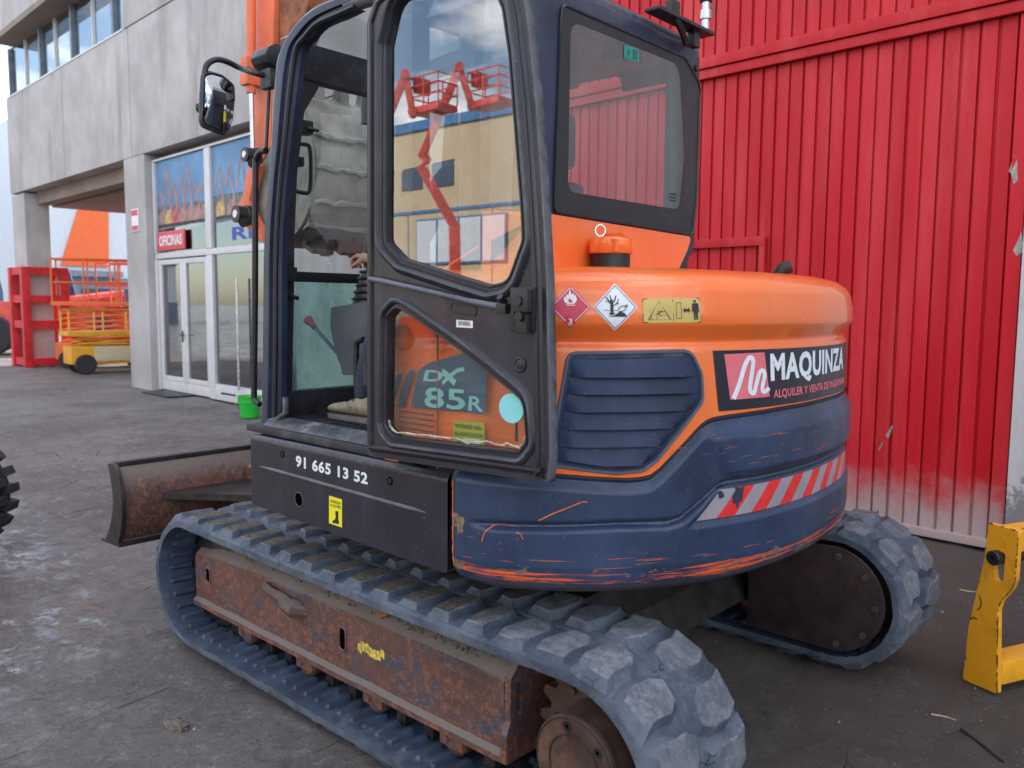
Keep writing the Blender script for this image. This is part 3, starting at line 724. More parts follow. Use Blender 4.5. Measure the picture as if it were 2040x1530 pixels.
b = MB(); b.tube([(10.75, -.30, .25), (10.75, -.30, 2.0)], .018); b.build('pull_bar', 'chrome', gf)
# small sign on the column, doormat, green bucket
b = MB(); b.box(13.62, 13.93, .002, .02, 2.86, 3.26, .004); sg = b.build('notice', 'white'); sg.matrix_world = BM; tag(sg, 'small red and white notice fixed to the concrete column', 'notice')
b = MB(); b.box(13.64, 13.91, .0205, .024, 2.88, 2.96); b.box(13.64, 13.91, .0205, .024, 3.14, 3.24); b.build('red_band', 'signred', sg)
b = MB(); b.box(11.9, 13.0, -.32, .30, .004, .022, .005); mt = b.build('doormat', 'black_dusty'); mt.matrix_world = BM; tag(mt, 'dark doormat on the ground outside the office doors', 'doormat')
bk = empty('green_bucket', (7.98, -3.12, 0), 0, 'green plastic bucket standing behind the cab near the office entrance', 'bucket')
b = MB(); b.lathe((0, 0, 0), (0, 0, 1), [(0, .12), (.02, .125), (.20, .145), (.205, .155), (.28, .16), (.285, .17), (.30, .17), (.30, .155), (.05, .125)], 24); b.build('pail', 'green', bk)
b = MB(); b.tube([(0, -.17, .28), (.05, -.19, .2), (.08, -.10, .10), (.1, 0, .07), (.08, .10, .10), (.05, .19, .2), (0, .17, .28)], .005); b.build('handle', 'chrome', bk)
b = MB(); b.cyl((.15, .13, .30), (.30, .26, .33), .014); b.build('grip', 'black', bk)

# ------------------------------------------------------------------ things under and beyond the portal
gd = bempty('column_guard', label='red steel impact guard with square openings round the far concrete column', cat='guard')
def guard(x0, x1, y0, y1):
    for x, y in ((x0, y0), (x1, y0), (x0, y1), (x1, y1)):
        b = MB(); b.box(x-.09, x+.09, y-.09, y+.09, .0, 2.4, .01); b.build('corner_post', 'redp', gd)
    for z in (.05, .95, 1.55, 2.22):
        b = MB(); b.box(x0, x1, y1-.05, y1+.05, z, z+.18); b.box(x0, x1, y0-.05, y0+.05, z, z+.18); b.box(x0-.05, x0+.05, y0+.06, y1-.06, z, z+.18); b.box(x1-.05, x1+.05, y0+.06, y1-.06, z, z+.18); b.build('band', 'redp', gd)
guard(20.3, 21.25, -.75, .10)
def wheel(p, r, w, parent, ax=(0, 1, 0), mt='white'):
    a = Vector(ax); p = Vector(p)
    b = MB(); b.lathe(p-a*w/2, a, [(0, r*.62), (.0, r*.9), (w*.15, r), (w*.85, r), (w, r*.9), (w, r*.62)], 24); o = b.build('tyre', 'tyre', parent)
    b = MB(); b.lathe(p-a*w*.42, a, [(0, r*.15), (.01, r*.6), (w*.83, r*.6), (w*.84, r*.15)], 20); b.build('rim', mt, parent)
def scissor_lift(name, x, y, rz, mt, label, h=1.15, base='cream', na=6):
    r = empty(name, (x, y, 0), rz, label, 'scissor lift', 'scissor lifts parked beyond the portal')
    b = MB(); b.box(-1.0, 1.0, -.38, .38, .22, .62, .03); b.build('chassis', mt, r)
    b = MB(); b.box(-.55, .55, .385, .42, .28, .60, .02); b.build('side_door', base, r)
    for sx in (-.72, .72):
        for sy in (-.36, .36): wheel((sx, sy, .22), .22, .16, r)
    for k in range(na):
        z0 = .66+.13*k; 
        for sy in (-.26, .26):
            b = MB(); b.cyl((-.85, sy, z0), (.85, sy, z0+.12), .028, n=6); b.cyl((.85, sy+.04, z0), (-.85, sy+.04, z0+.12), .028, n=6); b.build('scissor_arm', mt, r)
    zt = .66+.13*na+.05
    b = MB(); b.box(-1.05, 1.05, -.40, .40, zt, zt+.10, .01); b.build('platform', mt, r)
    for sx in (-1.02, -.34, .34, 1.02):
        for sy in (-.37, .37):
            b = MB(); b.cyl((sx, sy, zt+.1), (sx, sy, zt+h), .022, n=6); b.build('post', mt, r)
    for z in (zt+.55, zt+h):
        b = MB(); b.tube([(-1.02, -.37, z), (1.02, -.37, z), (1.02, .37, z), (-1.02, .37, z)], .022, 6, True); b.build('guard_rail', mt, r)
    b = MB(); b.box(-1.1, -.98, -.2, .12, zt+.55, zt+.95, .02); b.build('control_box', 'whiteprint', r)
    return r
scissor_lift('scissor_lift', 18.6, -5.3, 1.1, 'lorange', 'orange scissor lift with pale side doors parked beyond the portal', 1.1)
scissor_lift('scissor_lift', 16.9, -4.9, 1.45, 'lyellow', 'low yellow scissor lift with grey wheels nearest the first column', .55, 'cream', 1)
scissor_lift('scissor_lift', 20.9, -7.2, .7, 'boomred', 'red scissor lift with blue boxes behind the orange one', 1.15, 'bluegrey')
# red tractor like machine behind the guard
tr = empty('red_telehandler', (25.5, -6.3, 0), 1.2, 'red telehandler with big black tyres behind the red column guard', 'telehandler')
b = MB(); b.prism([(-2.2, .7), (2.2, .7), (2.4, 1.1), (1.9, 1.55), (.7, 1.6), (-2.1, 1.5)], 'Y', -.9, .9); b.build('body', 'boomred', tr, bevel=.06)
b = MB(); b.prism([(-.9, 1.5), (.6, 1.5), (.45, 2.5), (-.7, 2.5)], 'Y', -.45, .5); b.build('cab', 'dkblue', tr, bevel=.05)
b = MB(); b.cyl((-2.2, .65, 1.8), (2.9, .65, 1.1), .17, n=8); b.build('boom', 'boomred', tr)
for sx in (-1.4, 1.4):
    for sy in (-.95, .95): wheel((sx, sy, .6), .6, .4, tr, mt='boomred')
# dark building with an orange and pale front far behind, pale sheds, a lorry
fb = empty('far_warehouse', (45, -13, 0), R(90), 'pale clad warehouse with a large slanted orange panel far beyond the portal', 'warehouse')
b = MB(); b.box(-16, 1.2, -12, 0, 0, 11); b.build('wall', 'lightblue', fb)
b = MB(); b.prism([(-2.88, 3.50), (-.44, 3.50), (-2.25, 9.0), (-3.05, 9.0)], 'Y', .0, .12); b.build('orange_panel', 'bigorange', fb)
b = MB(); b.box(-16, 1.2, .01, .14, .0, 2.9); b.build('dark_base', 'bluegrey', fb)
for k in range(5):
    b = MB(); b.box(-9+2*k, -7.4+2*k, .145, .20, 1.3, 2.3); b.build('window', 'dkblue', fb)
b = MB(); b.box(-3.4, .2, .15, .7, 2.95, 3.25); b.build('awning', 'bluegrey', fb)
sh = empty('far_shed', (60, 3.5, 0), R(84), 'far pale shed with a red roof line and dark window bands at the left edge', 'building')
b = MB(); b.box(-12, 12, -10, 0, 0, 10); b.build('wall', 'lightblue', sh)
for z0, z1, mt in ((.0, 1.6, 'bluegrey'), (4.4, 5.4, 'dkblue'), (6.7, 8.1, 'dkblue'), (9.4, 10.2, 'boomred')):
    b = MB(); b.box(-12, 12, .01, .15, z0, z1); b.build('band', mt, sh)
lo = empty('parked_lorry', (30, -4.0, 0), R(10), 'dark blue lorry parked beyond the column guard', 'lorry')
b = MB(); b.box(-1, 4.5, -1.2, 1.2, .9, 3.3, .05); b.build('box_body', 'bluegrey', lo)
b = MB(); b.prism([(-3.0, .6), (-1.1, .6), (-1.1, 3.0), (-2.5, 3.0), (-3.0, 1.9)], 'Y', -1.15, 1.15); b.build('cab', 'dkblue', lo, bevel=.06)
for sx in (-2.1, 1.6, 3.4):
    for sy in (-1.05, 1.05): wheel((sx, sy, .5), .5, .3, lo)
# the tyre of another machine at the left edge
ot = empty('tractor_tyre', (3.64, 1.46, .36), 0, 'black chunky machine wheel entering at the left edge of the picture', 'wheel')
wheel((0, 0, 0), .335, .26, ot, (.72, -.69, 0), 'ink')
ax_ = Vector((.72, -.69, 0)); pz = Vector((0, 0, 1)); px_ = ax_.cross(pz)
for k in range(20):
    a = 2*math.pi*k/20
    for s_ in (-1, 1):
        aa = a+s_*.08
        c = (px_*math.cos(aa)+pz*math.sin(aa))*.345+ax_*s_*.07
        T = Matrix.Translation(c) @ Matrix(((px_*math.cos(aa)+pz*math.sin(aa)).to_tuple(), ax_.to_tuple(), (pz*math.cos(aa)-px_*math.sin(aa)).to_tuple())).transposed().to_4x4()
        b = MB(); b.box(-.03, .03, -.065, .065, -.028, .028, .008, T=T); b.build('tread_block', 'tyre', ot)

# ================================================================== THE EXCAVATOR
ex = empty('excavator', (0, 0, 0), 0, 'orange and navy compact tracked excavator with open cab door and dozer blade', 'excavator')
# ---- undercarriage
XF, XR, ZC, RR = 1.105, -1.095, .317, .285
L1 = XF-XR; LP = 2*L1+2*math.pi*RR
def tp(s, h=0):
    """point of the track loop: s metres along, h metres outwards -> x, z, outward normal (nx, nz)"""
    s %= LP
    if s < L1: x, z, n = XF-s, ZC+RR-.012*math.sin(math.pi*s/L1), (0, 1)
    elif s < L1+math.pi*RR: a = (s-L1)/RR; n = (-math.sin(a), math.cos(a)); x, z = XR+RR*n[0], ZC+RR*n[1]
    elif s < 2*L1+math.pi*RR: x, z, n = XR+(s-L1-math.pi*RR), ZC-RR, (0, -1)
    else: a = (s-2*L1-math.pi*RR)/RR; n = (math.sin(a), -math.cos(a)); x, z = XF+RR*n[0], ZC+RR*n[1]
    return x+n[0]*h, z+n[1]*h, n
NL = 42; PIT = LP/NL
def lug_mesh(side, rear=0):
    """tread lug in local axes: x along the track, y outwards towards the edge, z out of the belt"""
    b = MB(); wx_ = 1.12 if not rear else 1.62
    top = [(-.036, .196), (.022, .200), (.036, .150), (.034, .072), (.020, .030), (-.018, .040), (-.030, .078), (-.026, .150)]
    if side: top = [(-x, y) for x, y in top][::-1]
    top = [(x*wx_, y) for x, y in top]
    n = len(top); cx = sum(p[0] for p in top)/n; cy = sum(p[1] for p in top)/n
    def grow(d, e=0): return [(p[0]+(d if p[0] > cx else -d)*(.9 if abs(p[0]-cx) > .01 else .3), min(.2235, max(.004, p[1]+(1.0*d if p[1] > cy else -.7*d)*(1 if abs(p[1]-cy) > .05 else 0)))) for p in top]
    lay = [(grow(.026), -.003), (grow(.017), .008), (grow(.008), .020), (grow(.003), .0275), (top, .030), ([(x*.55+cx*.45, y*.6+cy*.4) for x, y in top], .0308)]
    v = [(x, y, z) for P_, z in lay for x, y in P_]; f = []
    for k in range(len(lay)-1): f += [(k*n+i, k*n+(i+1) % n, (k+1)*n+(i+1) % n, (k+1)*n+i) for i in range(n)]
    f.append(tuple(range((len(lay)-1)*n, len(lay)*n))); b.add(v, f)
    m = b.me('tread_lug', True, 50); bm = bmesh.new(); bm.from_mesh(m)
    bmesh.ops.subdivide_edges(bm, edges=bm.edges[:], cuts=1, use_grid_fill=True)
    for q in bm.verts:
        e = 1 if q.co.z > 0 else .2
        q.co += Vector((noise.noise(q.co*40), noise.noise(q.co*40+Vector((5, 5, 5))), noise.noise(q.co*30+Vector((9, 1, 1)))))*.0030*e
        if q.co.z > .015: q.co.z += .002*noise.noise(q.co*70)
    bmesh.ops.recalc_face_normals(bm, faces=bm.faces); bm.to_mesh(m); bm.free(); sm(m, True, 38); m.materials.append(M['lug']); m.materials.append(M['rubber'])
    for p in m.polygons: p.material_index = 0 if p.center.z > .0262 else 1
    return m
LUG = [lug_mesh(0), lug_mesh(1)]; LUGR = [lug_mesh(0, 1), lug_mesh(1, 1)]
b = MB(); b.prism([(-.060, -.03), (-.058, -.085), (-.022, -.085), (-.016, -.045), (.016, -.045), (.022, -.085), (.058, -.085), (.060, -.03)], 'X', -.024, .024); CORE = b.me('core', True); CORE.materials.append(M['steel'])
b = MB(); b.add([(-.013, -.175, -.0355), (.013, -.175, -.0355), (.017, -.07, -.0355), (-.017, -.07, -.0355), (-.010, -.165, -.046), (.004, -.165, -.046), (.008, -.075, -.056), (-.014, -.075, -.056)], [(0, 1, 5, 4), (1, 2, 6, 5), (2, 3, 7, 6), (3, 0, 4, 7), (4, 5, 6, 7)])
b2_ = MB(); b2_.add([(-.012, -.21, -.0355), (.012, -.21, -.0355), (.020, -.075, -.0355), (-.020, -.075, -.0355), (-.004, -.19, -.0365), (.004, -.19, -.0365), (.014, -.08, -.052), (-.014, -.08, -.052)], [(0, 1, 5, 4), (1, 2, 6, 5), (2, 3, 7, 6), (3, 0, 4, 7), (4, 5, 6, 7)])
RIB = b.me('rib', True); RIB.materials.append(M['rubber_in'])
def frame_on(s, y, sgn):
    x, z, n = tp(s); t = Vector((n[1], 0, -n[0])); N = Vector((n[0], 0, n[1])); Y = Vector((0, sgn, 0))
    return Matrix.Translation((x, y, z)) @ Matrix((t, Y, N)).transposed().to_4x4()
def make_track(y0):
    sg = 1 if y0 > 0 else -1
    prof = [(-.225, -.030), (-.225, -.004), (-.217, .006), (-.10, .008), (-.012, .004), (-.006, -.003), (.006, -.003), (.012, .004), (.10, .008), (.217, .006), (.225, -.004), (.225, -.030), (.20, -.036), (-.20, -.036)]
    K = 220; v = []; f = []; n = len(prof)
    for k in range(K):
        s = LP*k/K
        for w_, h in prof:
            j = noise.noise(Vector((s*9, w_*14, y0*3)))*.004 + (.004*noise.noise(Vector((s*30, w_*40, 2))) if abs(w_) > .2 else 0)
            x, z, nn = tp(s, h+j); v.append((x, y0+w_+(j*.8 if abs(w_) > .2 else 0), z))
    for k in range(K):
        q = (k+1) % K; f += [(k*n+i, k*n+(i+1) % n, q*n+(i+1) % n, q*n+i) for i in range(n)]
    b = MB(); b.add(v, f, 0); b.mi = [0 if (i % n) not in (n-2, n-3, n-1) else 1 for i in range(len(b.f))]
    t = b.build('rubber_track', ['rubber', 'rubber_in'], ex, ang=35)
    for k in range(NL):
        for side in (0, 1):
            s = PIT*(k+(.5 if side else 0))+.05; s %= LP
            o = bpy.data.objects.new('tread_lug', (LUGR if tp(s)[0] < -.78 and tp(s)[1] > .2 else LUG)[side]); COL.objects.link(o); o.parent = t
            sy = 1 if side == 0 else -1
            mt = frame_on(s, y0, sy); o.matrix_local = mt @ Matrix.Diagonal((1+rnd.uniform(-.07, .07), 1+rnd.uniform(-.03, .02), 1+rnd.uniform(-.2, .1), 1))
        o = bpy.data.objects.new('core_lug', CORE); COL.objects.link(o); o.parent = t; o.matrix_local = frame_on(PIT*k, y0, 1)
        for q in (0, .5):
            for sy in (1, -1):
                o = bpy.data.objects.new('inner_rib', RIB); COL.objects.link(o); o.parent = t; o.matrix_local = frame_on(PIT*(k+q), y0, -sy)
    return t
make_track(.925); make_track(-.925)
def make_frame(y0):
    sg = 1 if y0 > 0 else -1; yo = y0+.10*sg; yi = y0-.115*sg
    # main beam: sloping dusty top, side plate, bottom flange
    sec = [(y0-.03*sg, .508), (y0+.015*sg, .498), (yo-.03*sg, .462), (yo, .430), (yo+.004*sg, .412), (yo+.004*sg, .20), (yo+.022*sg, .185), (yo+.022*sg, .165), (yi-.02*sg, .165), (yi, .2), (yi, .45), (y0-.06*sg, .49)]
    b = MB(); K = 30; v = []; n = len(sec); f = []
    x0, x1 = -.76, 1.235
    for k in range(K+1):
        x = x0+(x1-x0)*k/K; e = ss(1.0, 1.22, x)
        for y, z in sec:
            zz = z-(z-.2)*.12*e if z > .3 else z
            zz += noise.noise(Vector((x*7, y*9, z*8)))*.003
            v.append((x, y+noise.noise(Vector((x*5, z*9, y)))*.003, zz))
    for k in range(K): f += [(k*n+i, k*n+(i+1) % n, (k+1)*n+(i+1) % n, (k+1)*n+i) for i in range(n)]
    f += [tuple(range(n)), tuple(range(K*n, K*n+n))[::-1]]
    b.add(v, f); fr = b.build('track_frame', 'rust', ex, ang=30)
    # rear end plate with oblong slot, standing out beyond the beam
    b = MB(); out = [(y0-.11, .17), (y0+.125*sg if sg > 0 else y0+.11, .17), (yo+.024, .26), (yo+.008, .30), (yo+.006, .44), (yo-.04, .488), (y0-.06, .50), (y0-.11, .45)] if sg > 0 else [(y0-.12, .17), (y0+.11, .17), (y0+.11, .45), (y0+.06, .5), (y0-.08, .48), (y0-.12, .43)]
    hole = fillet([(yo-.045, .31), (yo-.020, .31), (yo-.020, .42), (yo-.045, .42)], .012) if sg > 0 else []
    V, F = tri2d(out, [hole] if hole else [])
    pl = MB()
    for x in (-.790, -.765): pl.add([(x, y, z) for y, z in V], F if x > -.77 else [q[::-1] for q in F])
    for P_ in ([out] + ([hole] if hole else [])):
        m_ = len(P_); pl.add([(x, y, z) for x in (-.790, -.765) for y, z in P_], [(i, (i+1) % m_, m_+(i+1) % m_, m_+i) for i in range(m_)])
    pl.build('end_plate', 'rust', fr, smooth=False)
    # openings as flat black patches of painted shade, lugs and worn bracket on the side plate
    if sg > 0:
        def side(x, z, rx, rz, nm='slot', mt='hole_shade', y=yo+.0045):
            decal(nm, fillet([(x-rx, z-rz), (x+rx, z-rz), (x+rx, z+rz), (x-rx, z+rz)], min(rx, rz)*.95), lambda a, c: (a, y, c), mt, fr, flip=True)
        b = MB()
        for px, pz_, rx, rz in ((.075, .318, .022, .045), (1.115, .325, .020, .035)):
            side(px, pz_, rx, rz)
            ring = fillet([(px-rx, pz_-rz), (px+rx, pz_-rz), (px+rx, pz_+rz), (px-rx, pz_+rz)], rx*.95); b.tube([(a, yo+.005, c) for a, c in ring], .0045, 6, True)
        b.build('slot_rim', 'rust', fr)
        b = MB(); b.tube([(.64, yo-.015, .400), (.58, yo+.022, .400), (.52, yo+.030, .396), (.47, yo+.018, .385), (.42, yo+.025, .372), (.36, yo+.030, .362), (.31, yo-.01, .352)], [.016, .020, .018, .022, .034, .034, .018], 8); b.cyl((.365, yo-.005, .395), (.365, yo+.012, .345), .034, .032, n=16)
        b.build('step_bracket', 'rust', fr)
        M['worn_yellow'] = simple('worn_yellow_sticker', (.62, .50, .10), .5, 0, .5, 60)
        for q in range(7):
            x = -.03-.022*q+rnd.uniform(-.004, .004); z = .322+rnd.uniform(-.008, .008)
            decal('sticker_scrap', [(x-.012, z-.018), (x+.011, z-.012+rnd.uniform(-.01, .006)), (x+.012, z+.015), (x-.004, z+.02), (x-.012, z+.010)], lambda a, c: (a, yo+.0062, c), 'worn_yellow', fr, flip=True)
        # crumbs of earth lying on the sloping top
        b = MB()
        for q in range(420):
            x = rnd.uniform(-.72, .95) if q % 3 else rnd.uniform(-.7, -.2); y = y0+rnd.uniform(-.02, .085); z = .512-max(0, y-y0-.015)*.85
            r_ = rnd.uniform(.003, .009); a = rnd.random()*6
            b.add([(x+r_*math.cos(a), y+r_*math.sin(a), z-.004), (x+r_*math.cos(a+2), y+r_*math.sin(a+2), z-.004), (x+r_*math.cos(a+4.2), y+r_*math.sin(a+4.2), z-.004), (x, y, z+r_*.9)], [(0, 1, 3), (1, 2, 3), (2, 0, 3)])
        tag(b.build('earth_crumbs', 'mudclod', fr, smooth=False), kind='stuff')
    # bottom rollers with their guards, carrier roller, idler
    for x in (.80, .34, -.10, -.52):
        b = MB(); b.lathe((x, y0-.095, .145), (0, 1, 0), [(0, .05), (.01, .062), (.05, .062), (.06, .045), (.13, .045), (.14, .062), (.18, .062), (.19, .05)], 18); b.build('bottom_roller', 'hub', fr)
        b = MB(); b.box(x-.055, x+.055, yo-.015 if sg > 0 else yo-.005, yo+.005 if sg > 0 else yo+.015, .115, .164, .006)
        b.cyl((x+.02, yo+.004*sg, .14), (x+.02, yo+.012*sg, .14), .012, n=8); b.build('roller_guard', 'rust', fr)
    b = MB(); b.lathe((-.15, y0-.02*sg, .515), (0, sg, 0), [(0, .03), (.01, .048), (.10, .048), (.105, .05), (.12, .05), (.122, .034), (.125, .030)], 20); b.build('carrier_roller', 'rustorange', fr)
    b = MB(); b.lathe((1.105, y0-.075, ZC), (0, 1, 0), [(0, .06), (.004, .19), (.02, .235), (.05, .238), (.055, .20), (.095, .20), (.10, .238), (.13, .235), (.146, .19), (.15, .06)], 36); b.build('idler_wheel', 'steel', ex)
    b = MB(); b.box(.98, 1.16, y0-.10, y0-.08, ZC-.05, ZC+.05, .01); b.box(.98, 1.16, y0+.08, y0+.10, ZC-.05, ZC+.05, .01); b.build('idler_yoke', 'rust', ex)
    # sprocket with teeth and the travel motor
    teeth = []; NT_ = 19
    for k in range(NT_):
        for q, r_ in ((-.35, .222), (-.16, .262), (.16, .262), (.35, .222)):
            a = 2*math.pi*(k+q)/NT_; teeth.append((XR+r_*math.cos(a), ZC+r_*math.sin(a)))
    b = MB(); b.prism(fillet(teeth, .01, 2), 'Y', y0-.016, y0+.016); b.lathe((XR, y0-.02, ZC), (0, 1, 0), [(0, .19), (.04, .19)], 32)
    b.build('sprocket', 'hub', ex)
    b = MB(); b.lathe((XR, y0+.017*sg, ZC), (0, sg, 0), [(0, .190), (.03, .184), (.036, .140), (.125, .130), (.140, .126), (.142, .137), (.160, .138), (.166, .134), (.1665, .086), (.1645, .083), (.1645, 0.001)], 48)
    mo = b.build('travel_motor', 'hub', ex)
    b = MB(); 
    for r_, h_ in ((.131, .018), (.085, .018)): b.tube([(XR+r_*math.cos(a), y0+(.164+h_)*sg-.0, ZC+r_*math.sin(a)) for a in [2*math.pi*k/48 for k in range(48)]], .0035, 6, True)
    b.build('cover_ring', 'steel', mo)
    for k in range(9):
        a = 2*math.pi*(k+.3)/9; b = MB(); b.cyl((XR+.170*math.cos(a), y0+.045*sg, ZC+.170*math.sin(a)), (XR+.170*math.cos(a), y0+.06*sg, ZC+.170*math.sin(a)), .011, n=6); b.build('bolt', 'hub', mo)
    for a in (1.35, 2.45, 4.6):
        b = MB(); p = (XR+.108*math.cos(a), y0+.1835*sg, ZC+.108*math.sin(a)); b.lathe(p, (0, sg, 0), [(0, .014), (.003, .013), (.0032, .007), (-.0, .006)], 12); b.build('plug', 'steel', mo)
    b = MB(); b.box(XR+.03, -.79, y0-.14, y0-.10, ZC-.16, ZC+.15, .02); b.build('motor_bracket', 'rust', ex)
    # the plate closing the inner side of the frame
    yin = y0-.235*sg
    pts = [(XR+.23*math.cos(a), ZC+.01+.23*math.sin(a)) for a in [R(95+170*k/20) for k in range(21)]]+[(-.72, .10), (-.72, .54)]
    b = MB(); b.prism(pts, 'Y', min(yin, yin-.02*sg), max(yin, yin-.02*sg)); pc = b.build('inner_cover', 'hub_dark', ex, bevel=.004)
    for a in (100, 140, 180, 220, 258):
        b = MB(); c = (XR+.195*math.cos(R(a)), yin, ZC+.01+.195*math.sin(R(a))); b.cyl((c[0], c[1]-.022*sg, c[2]), (c[0], c[1]-.032*sg, c[2]), .014, n=8); b.cyl((c[0], c[1]+.002*sg, c[2]), (c[0], c[1]+.012*sg, c[2]), .014, n=8); b.build('bolt', 'hub', pc)
    return fr
M['hub_dark'] = simple('dark_greasy_steel', (.030, .020, .022), .5, 0, .4, 9, .4, 40, .004, 0, (.055, .03, .03), .6)
make_frame(.925); make_frame(-.925)
b = MB(); b.box(-.62, .62, -.62, .62, .30, .50, .04); b.prism([(-.7, .22), (.9, .22), (.75, .46), (-.55, .46)], 'Y', -.80, .80); b.lathe((0, 0, .50), (0, 0, 1), [(0, .46), (.10, .46), (.102, .42), (.24, .42)], 40); b.build('lower_frame', 'steel', ex)
# ---- dozer blade
BX = 1.80
def blade_x(z): t = (z-.37)/.38; return BX-.055+.16*(t-.5)**2*1.6
zz = [.37+.38*k/14 for k in range(15)]
b = MB(); v = []; f = []
ys = [-1.14+2.28*k/40 for k in range(41)]
for y in ys:
    for z in zz: v.append((blade_x(z)+noise.noise(Vector((y*3, z*5, 0)))*.004, y, z))
    for z in zz[::-1]: v.append((blade_x(z)+.022, y, z))
n = 30
for k in range(40): f += [(k*n+i, (k+1)*n+i, (k+1)*n+(i+1) % n, k*n+(i+1) % n) for i in range(n)]
b.add(v, f); bl = b.build('dozer_blade', 'rust', ex)
b = MB(); b.box(blade_x(.75)-.004, blade_x(.75)+.05, -1.14, 1.14, .752, .776, .006); b.build('top_edge', 'steel', bl)
b = MB(); b.prism([(blade_x(.37)-.03, .368), (blade_x(.37)+.20, .350), (blade_x(.37)+.20, .338), (blade_x(.37)-.03, .345)], 'Y', -1.16, 1.16); b.build('cutting_edge', 'steel', bl)
for y in (-1.165, 1.142):
    pr = [(blade_x(z)-.030, z) for z in zz]+[(1.815, .775), (1.875, .76)]+[(1.868-.05*math.sin(math.pi*t)+.07*(t-.0)**3, .76-.40*t) for t in (.15, .3, .45, .6, .75, .9, 1.0)]
    b = MB(); b.prism(pr, 'Y', y, y+.024); b.build('end_plate', 'steel', bl, smooth=False, bevel=.004)
for y in (-.42, .42):
    b = MB(); b.prism([(blade_x(.5)-.002, .68), (blade_x(.5)-.002, .40), (.62, .32), (.62, .46)], 'Y', y-.05, y+.05); b.build('push_arm', 'rust', bl, bevel=.008)
b = MB(); b.prism([(blade_x(.6)+.0, -.95), (blade_x(.6)+.0, .95), (1.15, .50), (1.15, -.50)], 'Z', .565, .60); b.build('deck_plate', 'steel', bl)

# ---- upper body
def dprof(z, tab):
    for (z0, d0), (z1, d1) in zip(tab, tab[1:]):
        if z <= z1: t = max(0, (z-z0)/(z1-z0)); return d0+(d1-d0)*t
    return tab[-1][1]
S0, S1 = 1.262, CUM[-1]-1.262
BOUND = [(1.0, 1.10), (1.45, 1.10), (1.58, 1.097), (1.70, 1.088), (1.80, 1.082), (1.84, 1.083), (1.872, 1.088), (1.90, 1.106), (1.92, 1.125), (2.03, 1.227), (2.055, 1.241), (2.08, 1.248), (2.14, 1.253), (2.38, 1.260), (2.65, 1.262), (4.5, 1.262)]
def bound(s): return dprof(s, BOUND)
GRO = [(1.0, .941), (1.40, .941), (1.77, .955), (1.93, .951), (1.97, .960), (2.10, 1.048), (2.14, 1.056), (2.5, 1.054), (4.5, 1.05)]
def navy_d(s, z):
    d = dprof(z, [(.735, -.085), (.742, -.045), (.752, -.018), (.768, .002), (.79, .012), (.83, .017), (1.3, .018)])
    zb = bound(s); e = zb-z
    g = dprof(s, GRO); gd = z-g
    fade = ss(1.33, 1.44, s)
    d += fade*(-.016*math.exp(-(gd/.009)**2)+.010*(1-ss(-.016, .0, gd)))     # groove with the lower band standing out
    # the recess that carries the striped strip
    sl = 1.985+(z-.93)*.95
    rec = ss(.930, .945, z)*(1-ss(1.045, 1.058, z))*ss(sl-.01, sl+.02, s)
    d -= .014*rec
    d -= .020*(1-ss(.0, .045, e))*1.0 - .012*(1-ss(0, .012, e))
    d += .010*ss(2.0+.6*(1.25-z), 2.06+.6*(1.25-z), s)*ss(1.07, 1.09, z)*(1-ss(zb-.07, zb-.03, z))
    d -= .012*(1-ss(S0, S0+.035, s))+.012*ss(S1-.035, S1, s)
    return d
OT = [(1.0, .004), (1.26, .004), (1.452, .0), (1.460, -.003), (1.470, -.012), (1.476, -.013), (1.524, .017), (1.530, .019), (1.58, .017), (1.625, .008), (1.652, -.010), (1.674, -.042), (1.690, -.10), (1.698, -.22), (1.702, -.42)]
def orange_d(s, z):
    d = dprof(z, OT); zb = bound(s)
    d -= .006*(1-ss(0, .006, z-zb))
    k = 1-ss(.9, 1.2, s)         # the panel beside the cab is flatter
    if z < 1.6: d = d*(1-k)+.0*k
    return d
def skin(name, zlo, zhi, dfun, nz, ns, mat, s0=S0, s1=S1, extra=None, zlist=None):
    v = []; f = []
    for i in range(ns+1):
        s = s0+(s1-s0)*i/ns
        a, c = zlo(s), zhi(s)
        zs_ = [a+(c-a)*k/nz for k in range(nz+1)]
        if zlist: zs_ = [a]+[q for q in zlist if q > a+.004 and q < c]+[c]; zs_ = zs_[:1]+[a+.004]*(len(zlist)+2-len(zs_))+zs_[1:]
        for z in zs_: v.append(SP(s, z, dfun(s, z)))
    n = len(zs_)
    for i in range(ns): f += [(i*n+k, i*n+k+1, (i+1)*n+k+1, (i+1)*n+k) for k in range(n-1)]
    me = bpy.data.meshes.new(name); me.from_pydata(v, [], f); me.update(); sm(me, True, 60); return obj(name, me, mat, ex)
cw = skin('counterweight', lambda s: .735, bound, navy_d, 130, 420, 'navy')
b = MB()
botpts = [SP(S0+(S1-S0)*i/60, .736, -.08)[:2] for i in range(61)]
b.add([(x, y, .737) for x, y in botpts], [tuple(range(61))]); b.add([SP(s, z, -.006) for s in (S0+.002,) for z in (.75, 1.09)]+[(-.60, .5, 1.09), (-.60, .5, .75)], [(0, 1, 2, 3)])
b.build('underside', 'hub_dark', cw, smooth=False)
zl = sorted(set([1.0+.02*k for k in range(22)]+[q[0] for q in OT]+[1.441, 1.446, 1.458, 1.464, 1.474, 1.486, 1.50, 1.512, 1.53, 1.56, 1.58, 1.62, 1.647, 1.67, 1.684, 1.694]))
hood = skin('engine_hood', lambda s: bound(s)+.002 if s > 1.0 else 1.07, lambda s: 1.702, orange_d, 1, 300, 'orange', .93, CUM[-1]-.93, zlist=zl)
b = MB(); tp_ = [SP(.93+(CUM[-1]-1.86)*i/80, 1.7018, -.418)[:2] for i in range(81)]; b.add([(x, y, 1.7015) for x, y in tp_], [tuple(range(81))]); b.build('hood_top', 'orange', hood, smooth=False)
